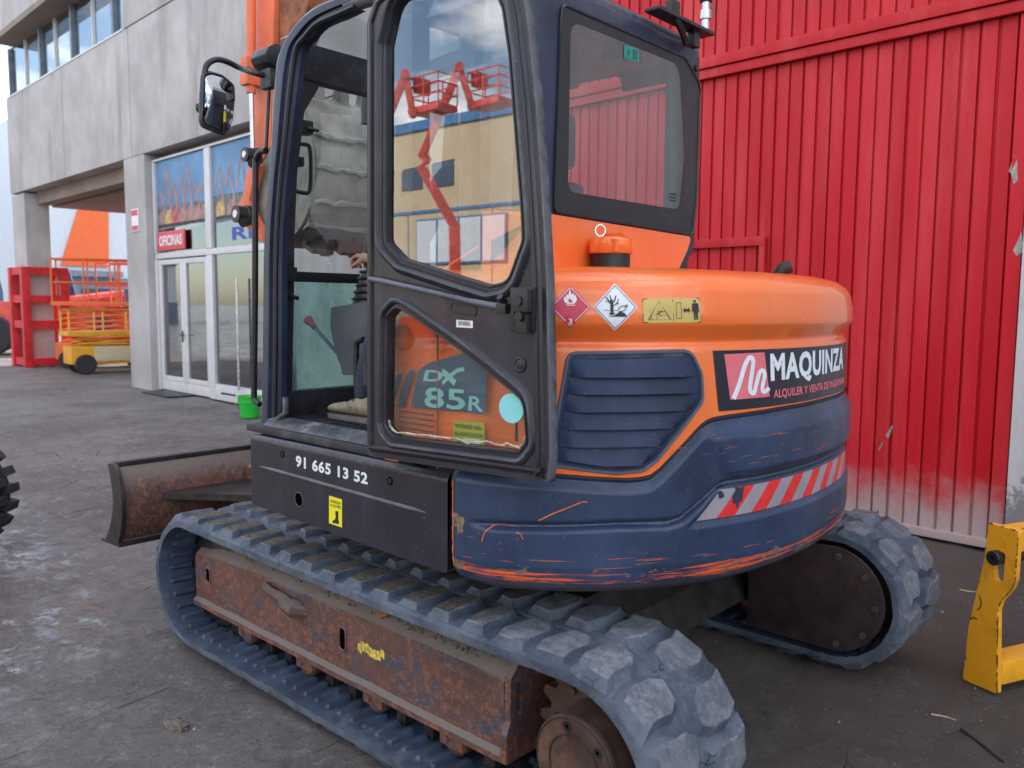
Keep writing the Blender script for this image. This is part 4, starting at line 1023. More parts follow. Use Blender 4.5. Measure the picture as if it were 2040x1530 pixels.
# dark seam showing between hood and counterweight
b = MB(); b.tube([SP(s, bound(s)-.001, .002) for s in [S0+(S1-S0)*i/200 for i in range(201)]], .0035, 6); b.build('seam', 'ink', hood)
# bare rusty chip at the front edge of the counterweight and long scratch marks
def SD(dd): return lambda s, z: SP(s, z, dd(s, z))
def on_navy(e=.0012): return SD(lambda s, z: navy_d(s, z)+e)
def on_orange(e=.0012): return SD(lambda s, z: orange_d(s, z)+e)
M['primer'] = simple('bare_primer', (.20, .155, .10), .7, 0, .35, 40, .3); M['scr'] = simple('orange_scratch', (.58, .13, .04), .5, 0, .3, 60)
def wob(poly, a, seed): 
    rr = random.Random(seed); return [(p[0]+rr.uniform(-a, a), p[1]+rr.uniform(-a, a)) for p in dense(poly, .008)]
decal('paint_chip', wob([(1.268, .96), (1.300, .96), (1.325, .95), (1.325, .905), (1.305, .90), (1.300, .92), (1.268, .915)], .004, 2), on_navy(.0015), 'primer', cw)
decal('paint_chip', wob([(1.264, .79), (1.275, .79), (1.272, 1.05), (1.264, 1.06)], .0025, 4), on_navy(.0014), 'scr', cw)
for pts, w_ in (([(1.5522,0.9658),(1.5897,0.9863),(1.6313,1.0047),(1.673,1.0226),(1.6871,1.0212)], .004), ([(1.3902,0.891),(1.3996,0.9192),(1.4212,0.9398),(1.4594,0.9467)], .003), ([(1.927,1.1469),(1.9501,1.1678),(1.9857,1.1689)], .002), ([(1.4912,0.9285),(1.5027,0.9263),(1.5101,0.9121)], .003)):
    decal('scratch', stroke(smooth_curve(pts, 6), w_), on_navy(.0016), 'scr', cw)
rr = random.Random(5)
for k in range(46):
    s = rr.uniform(2.1, 2.8) if k < 26 else rr.uniform(1.3, 2.8); z = rr.uniform(1.10, 1.19) if k < 26 else rr.uniform(.80, .86); L_ = rr.uniform(.02, .12)
    decal('scratch', [(s, z), (s+L_*.5, z+.0012), (s+L_, z+.002), (s+L_*.6, z+.0028), (s+.01, z+.0022)], on_navy(.0016), 'scr' if rr.random() < .75 else 'primer', cw)
# louvred side vent
ventp = fillet([(1.6298,1.4444),(1.9944,1.4507),(2.0328,1.3829),(2.0392,1.3018),(1.8908,1.1345),(1.8513,1.1083),(1.7736,1.1019),(1.5791,1.1259)], [.03, .05, .04, .05, .05, .03, .03, .0], 6)
ventp = [(s, z) for s, z in ventp]
s_l = min(p[0] for p in ventp)
vent = decal('side_vent', ventp, on_orange(.0015), 'vent', hood, .03)
b = MB(); rim = dense(ventp, .012); b.tube([SP(s, z, orange_d(s, z)+.001) for s, z in rim], .006, 6, True); b.build('vent_rim', 'vent', vent)
zs_l = [1.432, 1.378, 1.330, 1.280, 1.230, 1.180, 1.126]
inner = offs(ventp, -.016)
for za, zb_ in zip(zs_l, zs_l[1:]):
    # clip the inner outline between two heights
    xs_a = []
    N_ = 12; band = []
    for k in range(N_+1):
        z = zb_+(za-zb_)*k/N_; c = []
        for i in range(len(inner)):
            p, q = inner[i-1], inner[i]
            if (p[1]-z)*(q[1]-z) < 0: c.append(p[0]+(q[0]-p[0])*(z-p[1])/(q[1]-p[1]))
        if len(c) >= 2: band.append((z, min(c), max(c)))
    if len(band) < 3: continue
    v = []; f = []; nn = 14
    zlo_, zhi_ = band[0][0], band[-1][0]
    for (z, a, c) in band:
        t = (zhi_-z)/(zhi_-zlo_)
        for k in range(nn+1):
            s = a+(c-a)*k/nn; e = min(k, nn-k)/nn
            v.append(SP(s, z, .004+.017*t*ss(0, .10, e)+.003))
    lip = [SP(band[0][1]+(band[0][2]-band[0][1])*k/nn, zlo_, .003) for k in range(nn+1)]
    rows = len(band)
    f = [(i*(nn+1)+k, i*(nn+1)+k+1, (i+1)*(nn+1)+k+1, (i+1)*(nn+1)+k) for i in range(rows-1) for k in range(nn)]
    base = len(v); v += lip; f += [(base+k, base+k+1, k+1, k) for k in range(nn)]
    mb = MB(); mb.add(v, [q[::-1] for q in f]); mb.build('slat', 'vent', vent, ang=30)
# ---- markings on the hood
def on_quad(c, e=.0014, surf=on_orange):
    Q = quad(c); g = surf(e); return lambda u, v: g(*Q(u, v))
def diamond(name, c, r, cols, e=.0016):
    k = 1.0; pts = [(c[0]-r, c[1]), (c[0], c[1]-r*1.06), (c[0]+r, c[1]), (c[0], c[1]+r*1.06)]
    o = decal(name, pts, on_orange(e), cols[0], hood, .02)
    b_ = [(c[0]+(p[0]-c[0])*.93, c[1]+(p[1]-c[1])*.93) for p in pts]; i_ = [(c[0]+(p[0]-c[0])*.89, c[1]+(p[1]-c[1])*.89) for p in pts]
    V, F = tri2d(dense(b_, .02), [dense(i_, .02)]); mapped('border', V, F, on_orange(e+.0007), cols[1], o)
    return o
c1 = [(1.6324,1.575),(1.5768,1.5787),(1.6886,1.5741)]; r1 = (c1[2][0]-c1[1][0])/2
d1 = diamond('flammable_placard', (c1[0][0], c1[0][1]), r1, ('crimson', 'whiteprint'))
g = on_orange(.0032); cx, cz = c1[0]
fl = [(-.30, .0), (-.34, .14), (-.28, .30), (-.24, .18), (-.18, .40), (-.12, .30), (-.04, .62), (.02, .42), (.08, .34), (.12, .46), (.18, .30), (.22, .36), (.30, .16), (.28, .02), (.16, -.10), (-.16, -.10)]
V, F = tri2d([(cx+p[0]*r1, cz+.24*r1+p[1]*r1) for p in fl], [[(cx+p[0]*r1*.5, cz+.26*r1+p[1]*r1*.42) for p in [(-.24, .0), (-.1, .42), (.05, .2), (.24, .0), (.1, -.16), (-.1, -.16)]]]); mapped('flame_print', V, F, g, 'white', d1)
decal('flame_print', [(cx-.22*r1, cz+.06*r1), (cx+.22*r1, cz+.06*r1), (cx+.22*r1, cz+.10*r1), (cx-.22*r1, cz+.10*r1)], g, 'white', d1)
V, F = text2d('3', .03); Q = quad([(cx-.09*r1, cz-.86*r1), (cx+.09*r1, cz-.86*r1), (cx+.09*r1, cz-.58*r1), (cx-.09*r1, cz-.58*r1)]); mapped('number', V, F, lambda u, v: g(*Q(u, v)), 'white', d1, False)
c2 = [(1.7559,1.5746),(1.6952,1.5797),(1.8194,1.5751)]; r2 = (c2[2][0]-c2[1][0])/2; cx, cz = c2[0]
d2 = diamond('environment_placard', (cx, cz), r2, ('whiteprint', 'ink'))
def pr(poly, mt='ink', par=None, e=.0032):
    decal('print', [(cx+p[0]*r2, cz+p[1]*r2) for p in poly], on_orange(e), mt, par or d2)
pr(stroke([(-.16, -.28), (-.17, .10), (-.19, .34)], .13)); pr(stroke([(-.17, .08), (-.32, .30), (-.42, .46)], .05)); pr(stroke([(-.18, .12), (-.04, .30), (.02, .52)], .05), e=.0034); pr(stroke([(-.19, .3), (-.26, .54)], .04), e=.0034)
pr(stroke([(-.16, .02), (.06, .18), (.14, .36)], .04), e=.0036); pr(stroke([(-.28, .25), (-.46, .26)], .03), e=.0036); pr(stroke([(.0, .14), (.16, .16)], .03), e=.0038)
pr([(-.30, -.26), (.0, -.26), (-.06, -.34), (-.26, -.34)]); pr([(-.36, -.42), (.52, -.42), (.42, -.28), (.20, -.16), (.10, -.26), (-.04, -.36)], e=.0038)
pr(stroke([(.10, -.14), (.20, .02), (.36, .08), (.46, .0), (.44, -.10), (.30, -.18), (.14, -.20)], .035), e=.0040); pr(stroke([(.40, .04), (.52, .12), (.50, .0)], .05), e=.0042); pr(stroke([(-.52, -.14), (-.20, -.14)], .02), e=.0034); pr(stroke([(-.1, -.14), (.1, -.14)], .02), e=.0034)
lab = [(1.8342,1.5317),(2.0142,1.5334),(2.0084,1.6035),(1.8326,1.5989)]
d3 = decal('crush_warning_label', [(u, v) for u, v in UNIT], on_quad(lab, .0016), 'gprint', hood, .15)
def lp(poly, e=.0026, mt='ink'): decal('print', poly, on_quad(lab, e), mt, d3)
def fr_(x0, y0, x1, y1, w_, h_): 
    for q in ([(x0, y0), (x1, y0), (x1, y0+h_), (x0, y0+h_)], [(x0, y1-h_), (x1, y1-h_), (x1, y1), (x0, y1)], [(x0, y0+h_), (x0+w_, y0+h_), (x0+w_, y1-h_), (x0, y1-h_)], [(x1-w_, y0+h_), (x1, y0+h_), (x1, y1-h_), (x1-w_, y1-h_)]): lp(q)
fr_(.0, .0, 1, 1, .008, .03); lp([(.508, .03), (.516, .03), (.516, .97), (.508, .97)]); fr_(.56, .16, .655, .82, .008, .02)
lp(stroke([(.09, .12), (.27, .90), (.46, .12), (.09, .12)], .018), .003); lp(stroke([(.14, .12), (.14, .30), (.23, .30), (.23, .14)], .008), .0032); lp(stroke([(.24, .50), (.28, .44), (.25, .36), (.30, .28)], .02), .0034); lp(stroke([(.29, .46), (.36, .46)], .02), .003); lp([(.285, .46), (.31, .52), (.31, .40)], .0032); lp(stroke([(.21, .36), (.26, .42)], .016), .0036); lp(stroke([(.30, .30), (.40, .30)], .01), .003)
lp([(.68, .50), (.715, .62), (.715, .55), (.775, .55), (.775, .62), (.81, .50), (.775, .38), (.775, .45), (.715, .45), (.715, .38)])
lp(circ(.905, .86, .026, .055, 14)); lp([(.85, .78), (.96, .78), (.975, .42), (.955, .42), (.945, .66), (.940, .10), (.912, .10), (.907, .42), (.900, .42), (.895, .10), (.868, .10), (.865, .66), (.855, .42), (.835, .42)], .0028)
# company banner round the tail
BZ0, BZ1 = 1.270, 1.450; BS0, BS1 = 2.085, 3.22
bp = [(BS0-.013, BZ1), (BS0+.013, BZ0), (BS1, BZ0+.003), (BS1, BZ1-.003)]
ban = decal('company_banner', bp, on_orange(.0016), 'banner', hood, .02)
lq = [(2.1414,1.302),(2.3232,1.3021),(2.2911,1.4402),(2.1138,1.4387)]
decal('logo_square', UNIT, on_quad(lq, .0026), 'pinkred', ban, .2)
mk = smooth_curve([(.07, .02), (.24, .32), (.44, .74), (.58, .90), (.66, .84), (.60, .60), (.50, .28), (.50, .14), (.58, .12), (.66, .30), (.78, .54), (.88, .60), (.92, .50), (.82, .24), (.82, .13), (.92, .14), (1.0, .20)], 5)
V, F = tri2d(stroke(mk, .10)); mapped('logo_stroke', V, F, on_quad(lq, .0036), 'whiteprint', ban)
t1_ = [(2.3506,1.3444),(2.3276,1.4406)]; tz0, tz1 = t1_[0][1], t1_[1][1]
V, F = text2d('MAQUINZA', .052); mapped('lettering', V, F, on_quad([(2.328, 1.334), (2.975, 1.338), (2.975, 1.436), (2.320, 1.436)], .0028), 'whiteprint', ban, False)
V, F = text2d('ALQUILER Y VENTA DE MAQUINARIA', .038); mapped('lettering', V, F, on_quad([(2.345, 1.290), (3.02, 1.294), (3.02, 1.324), (2.343, 1.322)], .0028), 'pinkred', ban, False)
# red and grey hazard stripes in the recess
z0s, z1s = .950, 1.036
st0 = 2.05; stw = .073
strip = None
for k in range(18):
    a = st0+stw*k-.03; mt = 'greyrefl' if k % 2 == 0 else 'redprint'
    a0, a1 = a, a+stw; sh_ = .085
    q = [(a0, z0s), (a1, z0s), (a1+sh_, z1s), (a0+sh_, z1s)]
    if a0 < 2.02: q = [(2.045, z0s), (a1, z0s), (a1+sh_, z1s), (2.045+sh_*1.1, z1s)]
    o = decal('hazard_stripe' if strip is None else 'stripe', q, on_navy(.0016), mt, cw if strip is None else strip, .015)
    if strip is None: strip = o
rr = random.Random(11)
for k in range(7):
    a = 2*math.pi*k/7
decal('torn_patch', wob([(2.165, 1.036), (2.205, 1.036), (2.20, 1.00), (2.185, .985), (2.18, .965), (2.165, .985), (2.150, 1.0)], .004, 8), on_navy(.0026), 'navy_plain', strip)
decal('torn_patch', wob([(2.095, 1.03), (2.115, 1.03), (2.12, 1.012), (2.10, 1.008)], .003, 9), on_navy(.0026), 'navy_plain', strip)
# air cleaner cap on the hood and the exhaust end
cc = (-.865, .66); b = MB(); b.lathe((*cc, 1.66), (0, 0, 1), [(0, .062), (.10, .062)], 28); ac = b.build('air_intake', 'black', ex)
b = MB(); b.lathe((*cc, 1.742), (0, 0, 1), [(0, .066), (.006, .071), (.03, .071), (.032, .067), (.045, .064), (.052, .055), (.054, .0)], 28); b.box(cc[0]-.055, cc[0]+.02, cc[1]-.012, cc[1]+.012, 1.795, 1.806, .003); 
for k in range(6):
    a = k*math.pi/3+.3; b.box(cc[0]+.066*math.cos(a)-.010, cc[0]+.066*math.cos(a)+.010, cc[1]+.066*math.sin(a)-.010, cc[1]+.066*math.sin(a)+.010, 1.745, 1.785, .003)
b.build('cap', 'orange', ac)
b = MB(); b.tube([(cc[0]+.02+.016*math.cos(a)*.7, cc[1]+.03+.016*math.cos(a)*.7, 1.815+.018*math.sin(a)) for a in [2*math.pi*k/14 for k in range(14)]], .0035, 6, True); b.build('pull_ring', 'chrome', ac)
b = MB(); b.tube([(-1.02, -.22, 1.66), (-1.02, -.22, 1.70), (-1.03, -.225, 1.725), (-1.06, -.24, 1.735)], .026, 14); b.build('exhaust_outlet', 'steel', ex)
# ---- side skirt with telephone number
YS = 1.13
sk = MB()
outl = fillet([(.535, .776), (.535, 1.058), (-.612, 1.062), (-.612, .752)], [.02, .012, .012, .02], 4)
def sky(x, z):
    # raised pressed bead running along the skirt
    x0, z0, x1, z1 = .46, .92, -.44, .905
    t = min(1, max(0, (x-x0)/(x1-x0))); dz = z-(z0+(z1-z0)*t); dx = (x-(x0+(x1-x0)*t))
    dd = math.hypot(dz, dx); y = YS
    y -= .016*(1-ss(0, .014, 1.062-z)); return y
V, F = tri2d(dense(outl, .012), (), .0095)
sko = mapped('side_skirt', V, F, lambda x, z: (x, sky(x, z), z), 'skirt', ex, flip=True)
bq = [(0.465,0.94),(-0.516,0.928)]
b = MB(); b.tube([(bq[0][0]+(bq[1][0]-bq[0][0])*k/12, YS+.0005, bq[0][1]+(bq[1][1]-bq[0][1])*k/12) for k in range(13)], [.002]+[.0075]*11+[.002], 10); b.build('pressed_bead', 'skirt', sko)
b = MB(); n_ = len(outl); b.add([(x, YS-.001, z) if z < 1.04 else (x, YS-.016, z) for x, z in outl]+[(x, YS-.30, z) for x, z in outl], [(i, (i+1) % n_, n_+(i+1) % n_, n_+i) for i in range(n_)]); b.build('skirt_return', 'skirt', sko, ang=30)
b = MB(); b.box(-.60, .50, .2, YS-.31, .74, 1.05); b.box(-.55, .50, -1.1, .19, .76, 1.06); b.build('deck_frame', 'hub_dark', ex)
b = MB(); b.box(-.2, .62, .04, 1.10, 1.062, 1.092, .006); b.build('cab_mount', 'black_dusty', ex)
num = [(0.213,0.973),(-0.219,0.971),(-0.22,1.012),(0.212,1.018)]
V, F = text2d('91 665 13 52', .045, spacing=1.02); Q = quad(num); mapped('phone_number', V, F, lambda u, v: (Q(u, v)[0], YS+.0012, Q(u, v)[1]), 'whiteprint', sko, False, True)
stq = [(0.007,0.797),(-0.071,0.796),(-0.073,0.897),(0.004,0.898)]; Q2 = quad(stq)
yl = decal('foot_warning_label', UNIT, lambda u, v: (Q2(u, v)[0], YS+.0012, Q2(u, v)[1]), 'yprint', sko, flip=True)
for t_, a, c in (('ATENCION', .78, .88), ('A LOS PIES', .64, .74)):
    V, F = text2d(t_, .02); q3 = quad([(.10, a), (.90, a), (.90, c), (.10, c)]); mapped('print', V, F, lambda u, v: (Q2(*q3(u, v))[0], YS+.0018, Q2(*q3(u, v))[1]), 'ink', yl, False, True)
decal('boot_print', [(.50, .52), (.74, .54), (.72, .26), (.80, .14), (.72, .07), (.52, .08), (.40, .06), (.26, .07), (.28, .13), (.46, .20), (.52, .30)], lambda u, v: (Q2(u, v)[0], YS+.0018, Q2(u, v)[1]), 'ink', yl, flip=True)
for (x, z), r_ in zip([(0.304,1.008),(-0.337,1.002)], (.014, .014)):
    b = MB(); b.lathe((x, YS-.004, z), (0, 1, 0), [(0, r_), (.0052, r_), (.0054, r_*.8), (.003, r_*.7)], 16); b.build('bolt_hole', 'hole_shade', sko)  # black disc, the depth of the hole is painted shade
    b = MB(); b.lathe((x-.003, YS-.0, z-.002), (0, 1, 0), [(0, .007), (.005, .006)], 8); b.build('bolt', 'steel', sko)
hx, hz = [(0.197,0.852)][0]; b = MB(); b.lathe((hx, YS-.01, hz), (0, 1, 0), [(0, .027), (.0112, .027), (.0114, .0275)], 28); b.build('round_hole', 'hole_shade', sko)  # closed black disc painted as the shaded inside of the hole
b = MB(); b.tube([(hx+.0265*math.cos(a), YS+.001, hz+.0265*math.sin(a)) for a in [2*math.pi*k/28 for k in range(28)]], .0018, 6, True); b.build('hole_rim', 'skirt', sko)
# ---- door 85 badge and labels on the hood side behind the door glass
YH = 1.1430
def hs(c): 
    Q = quad(c); return lambda u, v, e=0: (Q(u, v)[0], YH+.001+e, Q(u, v)[1])
bd = [(-0.456,1.257),(-0.786,1.269),(-0.793,1.439),(-0.456,1.377)]
badge = decal('model_badge', fillet([(-0.456,1.257),(-0.786,1.267),(-0.793,1.415),(-0.791,1.446),(-0.699,1.438),(-0.546,1.402),(-0.494,1.375)], [.004, .012, .004, .004, .004, .02, .02], 5), lambda x, z: (x, YH+.001, z), 'teal', hood, flip=True)
for P_ in ([(-0.344,1.253),(-0.375,1.254),(-0.387,1.285),(-0.422,1.364),(-0.395,1.357),(-0.375,1.332)], [(-0.392,1.256),(-0.429,1.257),(-0.439,1.292),(-0.48,1.378),(-0.452,1.372),(-0.43,1.342)]): decal('badge_bar', P_, lambda x, z: (x, YH+.001, z), 'teal', hood, flip=True)
def ltr(t_, c, mt='cyan', bold=.03, par=None, e=.0018):
    V, F = text2d(t_, bold); Q = quad(c); mapped('lettering', V, F, lambda u, v: (Q(u, v)[0], YH+e, Q(u, v)[1]), mt, par or badge, False, True)
ltr('D', [(-0.518,1.345),(-0.604,1.345),(-0.608,1.383),(-0.529,1.378)]); decal('lettering', stroke([(-0.604,1.379),(-0.63,1.367),(-0.661,1.347)], .020), lambda x, z: (x, YH+.0018, z), 'cyan', badge, flip=True); decal('lettering', stroke([(-0.606,1.343),(-0.639,1.368),(-0.674,1.387),(-0.699,1.391)], .012), lambda x, z: (x, YH+.0022, z), 'cyan', badge, flip=True)
ltr('85', [(-0.522,1.263),(-0.704,1.27),(-0.703,1.331),(-0.527,1.327)], bold=.025); ltr('R', [(-0.716,1.271),(-0.778,1.272),(-0.774,1.316),(-0.72,1.314)], bold=.02)
ylw = decal('keep_clear_label', UNIT, (lambda q: lambda u, v: (q(u, v)[0], YH+.001, q(u, v)[1]))(quad([(-0.653,1.168),(-0.783,1.173),(-0.782,1.241),(-0.652,1.236)])), 'lime', hood, flip=True)
for t_, c in (('MANTENERSE FUERA', [(-0.663,1.215),(-0.772,1.218),(-0.772,1.229),(-0.663,1.227)]), ('DEL RADIO DE ACCION', [(-0.659,1.192),(-0.776,1.196),(-0.776,1.208),(-0.659,1.204)]), ('DE LA', [(-0.67,1.172),(-0.7,1.172),(-0.7,1.183),(-0.67,1.182)])): ltr(t_, c, 'ink', .012, ylw)
decal('torn_label', [(-0.696,1.166),(-0.766,1.17),(-0.766,1.191),(-0.696,1.187)], lambda x, z: (x, YH+.0026, z), 'white', ylw, flip=True)
b = MB()
for k in range(4):
    p = [(-0.402,1.241),(-0.563,1.246),(-0.402,1.224),(-0.563,1.231),(-0.402,1.207),(-0.563,1.214),(-0.401,1.189),(-0.563,1.197)]
    a, c = p[2*k], p[2*k+1]; b.box(c[0], a[0], YH, YH+.0025, min(a[1], c[1])-.002, min(a[1], c[1])+.003)
b.build('breather_slots', 'rust', hood)
b = MB(); a = [(-0.582,1.558),(-0.586,1.162)]; b.cyl((a[0][0], YH, a[0][1]), (a[0][0], YH, 1.08), .0035, n=6); b.build('panel_joint', 'rustorange', hood)

# ---- cab
YC = 1.04; XRW = -.80
def side_prism(name, px_pts, mat, parent, y0, y1, bevel=.006, fil=0):
    b = MB(); b.prism(px_pts if not fil else fillet(px_pts, fil), 'Y', y0, y1); return b.build(name, mat, parent, bevel=bevel)
outer = [(0.632,1.045),(0.603,1.383),(0.579,1.787),(0.544,2.021),(0.511,2.192),(0.469,2.47),(0.431,2.54),(0.349,2.602),(0.24,2.641),(0.139,2.652),(-0.006,2.645)]
inner_ = [(0.507,1.108),(0.49,1.388),(0.472,1.783),(0.439,2.012),(0.401,2.179),(0.354,2.37),(0.309,2.516),(0.252,2.548),(0.175,2.577),(0.041,2.581),(-0.045,2.586)]
outer = smooth_curve(outer, 4); inner_ = smooth_curve(inner_, 4)
b = MB(); v = []; f = []
m_ = min(len(outer), len(inner_))
for k in range(m_):
    (ax, az), (cx, cz) = outer[k], inner_[k]
    mxx, mz = (ax+cx)/2, (az+cz)/2
    # section: rounded outer face with a step towards the door seal
    row = [(ax, .93, az), (ax, YC-.03, az), (ax*.92+cx*.08, YC-.008, az*.92+cz*.08), (ax*.75+cx*.25, YC, az*.75+cz*.25), (ax*.45+cx*.55, YC-.002, az*.45+cz*.55), (ax*.42+cx*.58, YC-.014, az*.42+cz*.58), (ax*.12+cx*.88, YC-.016, az*.12+cz*.88), (cx, YC-.03, cz), (cx, .985, cz)]
    v += row
n = len(row)
for k in range(m_-1): f += [(k*n+i, (k+1)*n+i, (k+1)*n+i+1, k*n+i+1) for i in range(n-1)]
b.add(v, f); cab = b.build('cab', 'cabpaint', ex, ang=35)
ztop = 2.575
b = MB(); so = [(ax*.12+cx*.88, YC-.010, az*.12+cz*.88) for (ax, az), (cx, cz) in zip(outer, inner_)]; b.tube(so, .009, 6); b.build('door_seal', 'seal', cab)
# far side pillar and rails, B pillar, roof
b = MB(); b.tube([(x, .02, z) for x, z in outer[::2]], .035, 8); b.tube([(outer[-1][0], .02, outer[-1][1]), (.1, .02, ztop-.03), (-.74, .02, ztop-.05)], .035, 8); b.tube([(.62, .02, 1.10), (-.76, .02, 1.10)], .035, 8); b.build('far_side_frame', 'black_dusty', cab)
b = MB(); b.box(-.36, -.27, .97, 1.05, 1.07, 2.54, .015); b.build('middle_pillar', 'black_dusty', cab)
b = MB(); b.box(-.77, -.71, .03, .075, 1.7, 2.48, .01); b.build('far_rear_pillar', 'black_dusty', cab)
rx_l = outer[-1][0]
b = MB(); b.prism(fillet([(-.79, 2.51), (-.30, 2.54), (-.22, 2.56), (-.26, ztop), (-.62, ztop+.01), (-.79, 2.56)], [0, 0, 0, .04, .08, .05]), 'Y', .02, 1.02); b.build('roof', 'cabpaint', cab, bevel=.02)
b = MB(); b.tube([(outer[-1][0]+.03, YC-.030, (outer[-1][1]+inner_[-1][1])/2), (-.12, YC-.030, ztop+.035), (-.45, YC-.035, ztop+.01), (-.72, YC-.05, ztop-.06)], .028, 10); b.build('roof_rail', 'cabpaint', cab)
b = MB(); b.box(-.72, -.30, .06, .99, 2.495, 2.505); b.build('roof_lining', 'grey_plastic', cab)
# windscreen frame: header, sill, posts, middle bar
def wx(z): return .612-.095*(z-1.15)
def fb_(y0, y1, z0, z1, dx=.03, nm='windscreen_frame', mt='black_dusty', sh=0):
    b = MB(); b.box(-dx, dx, y0, y1, 0, z1-z0, .008)
    for i, p in enumerate(b.v): b.v[i] = (p[0]+wx(z0+p[2])+sh, p[1], p[2]+z0)
    return b.build(nm, mt, cab)
fb_(.04, .98, 2.462, 2.60, .03); fb_(.04, .95, 1.668, 1.710, .016, 'middle_bar', 'black'); fb_(.04, .96, 1.08, 1.212, .03)
b = MB(); b.add([], []); 
lp_ = [(.985, 1.08), (.985, 2.55), (.78, 2.55), (.835, 2.44), (.895, 2.34), (.918, 2.1), (.920, 1.85), (.912, 1.6), (.903, 1.08)]
b = MB(); V = lp_
b.add([(wx(z)-.022, y, z) for y, z in V]+[(wx(z)+.022, y, z) for y, z in V], [tuple(range(9)), tuple(range(9, 18))[::-1]]+[(i, (i+1) % 9, 9+(i+1) % 9, 9+i) for i in range(9)]); b.build('windscreen_post', 'black_dusty', cab, smooth=False)
fb_(.02, .10, 1.08, 2.55, .03, 'windscreen_post')
for z0, z1, nm in ((1.212, 1.668, 'lower_windscreen'), (1.71, 2.462, 'upper_windscreen')):
    b = MB(); b.add([(wx(z0), .07, z0), (wx(z0), .95, z0), (wx(z1), .95, z1), (wx(z1), .07, z1), (wx(z0)+.006, .07, z0), (wx(z0)+.006, .95, z0), (wx(z1)+.006, .95, z1), (wx(z1)+.006, .07, z1)], [(0, 1, 2, 3), (7, 6, 5, 4), (0, 4, 5, 1), (1, 5, 6, 2), (2, 6, 7, 3), (3, 7, 4, 0)]); b.build(nm, 'glass_clear' if z0 < 1.5 else 'glass_upper', cab, smooth=False)
b = MB(); b.box(-.20, .52, .07, .97, 2.610, 2.616); b.build('roof_window', 'glass_upper', cab)
# floor, sill, mat with ribs
b = MB(); b.box(-.3, .62, .04, .99, 1.085, 1.10); b.build('floor', 'black_dusty', cab)
b = MB()
for k in range(22): b.box(-.28+.04*k, -.262+.04*k, .50, .985, 1.1005, 1.108, .002)
b.build('floor_mat', 'black_dusty', cab)
M['wornsill'] = simple('worn_sill', (.055, .060, .075), .45, 0, .5, 14, .3, 40, .003, 0, (.22, .22, .24), .9)
b = MB(); b.prism([(.985, 1.085), (1.085, 1.066), (1.10, 1.075), (1.06, 1.105), (1.0, 1.122), (.985, 1.115)], 'X', -.30, .53); b.build('door_sill', 'wornsill', cab, bevel=.004)
b = MB(); b.tube([(.53, 1.05, 1.10), (.50, 1.03, 1.11), (.47, 1.01, 1.14), (.485, 1.0, 1.20)], .014, 8); b.build('sill_corner', 'wornsill', cab)
# rear face
ro = [(0.143,1.697),(0.088,1.747),(0.02,1.826),(-0.02,1.979),(-0.039,2.169),(-0.03,2.384),(-0.002,2.479),(0.047,2.513),(0.165,2.547),(0.311,2.584),(0.47,2.597)]
ro = ro[::-1]
zt_ = ro[0][1]
rear_out = smooth_curve([(1.055, 1.69), (1.055, 1.90), (1.05, 2.30), (1.035, 2.47), (.97, 2.565), (.85, zt_+.02), (.60, zt_+.02)]+ro, 4)
wino = fillet([(0.846,2.472),(0.528,2.471),(0.147,2.47),(0.011,2.382),(0.002,2.107),(0.061,1.845),(0.507,1.854),(0.869,1.86)], [.03, 0, .03, .03, .0, .03, 0, .02], 5)
winglass = fillet([(0.802,2.434),(0.183,2.436),(0.133,2.125),(0.158,1.93),(0.509,1.928),(0.805,1.927)], [.05, .06, 0, .04, 0, .04], 6)
rear_d = dense(rear_out, .03); wd = dense(wino, .03)
V, F = tri2d(rear_d, [wd], .05)
def rx(y, z, e=0):
    # rear wall plane with rounded left and right corners
    x = XRW-e
    x += .10*ss(.93, 1.06, y)**1.6 + .05*ss(.10, -.04, y) if False else .11*max(0, (y-.93)/.125)**2 + .05*max(0, (.06-y)/.09)**2
    x += .07*max(0, (z-2.49)/.10)**2
    return x
# orange below the window line, navy above and round the edges
orf = [f for f in F if sum(V[i][1] for i in f)/len(f) < 1.848 and True]
rp = mapped('rear_frame', V, F, lambda y, z: (rx(y, z), y, z), 'cabpaint', cab, flip=False)
b = MB(); v = []; f = []; n = len(rear_out)
for y, z in rear_out: v += [(rx(y, z), y, z), (rx(y, z)+.02, y+.0*1, z), (-.42, y-.0 if y > .5 else y, z)]
f = [(3*i+k, 3*i+3+k, 3*i+4+k, 3*i+1+k) for i in range(n-1) for k in range(2) if not (rear_out[i][0] > 1.0 and k == 1 and rear_out[i][1] < 2.45)]
f = [q for q in f if not (v[q[0]][1] < .2 and q[0] % 3 == 1 and v[q[0]][2] < 2.45)]
b.add(v, f); b.build('rear_frame_side', 'cabpaint', cab, ang=35)
b = MB(); b.tube([(-.70, .985, 1.86), (-.705, .985, 2.2), (-.70, .98, 2.52)], .062, 14); b.build('rear_pillar', 'cabpaint', cab)
b = MB(); b.tube([(-.56, .995, 1.70), (-.57, .995, 2.2), (-.56, .99, 2.52)], .03, 10); b.build('rear_pillar_trim', 'black_dusty', cab)
op = fillet([(0.966,1.852),(0.869,1.852),(0.506,1.846),(0.064,1.838),(0.091,1.788),(0.167,1.693)], [0, 0, 0, .02, .03, 0], 4)
op = [(max(-.2, y), z) for y, z in op]; op = [(1.06, 1.853), *op[1:], (1.06, 1.67)] if True else op
V, F = tri2d(dense(op, .03), (), .04); mapped('rear_lower_panel', V, F, lambda y, z: (rx(y, z, .004), y, z), 'orange', cab)
b = MB(); sp_ = [(-0.925,1.831),(-0.832,1.818),(-0.671,1.766),(-0.54,1.713),(-0.423,1.653)]
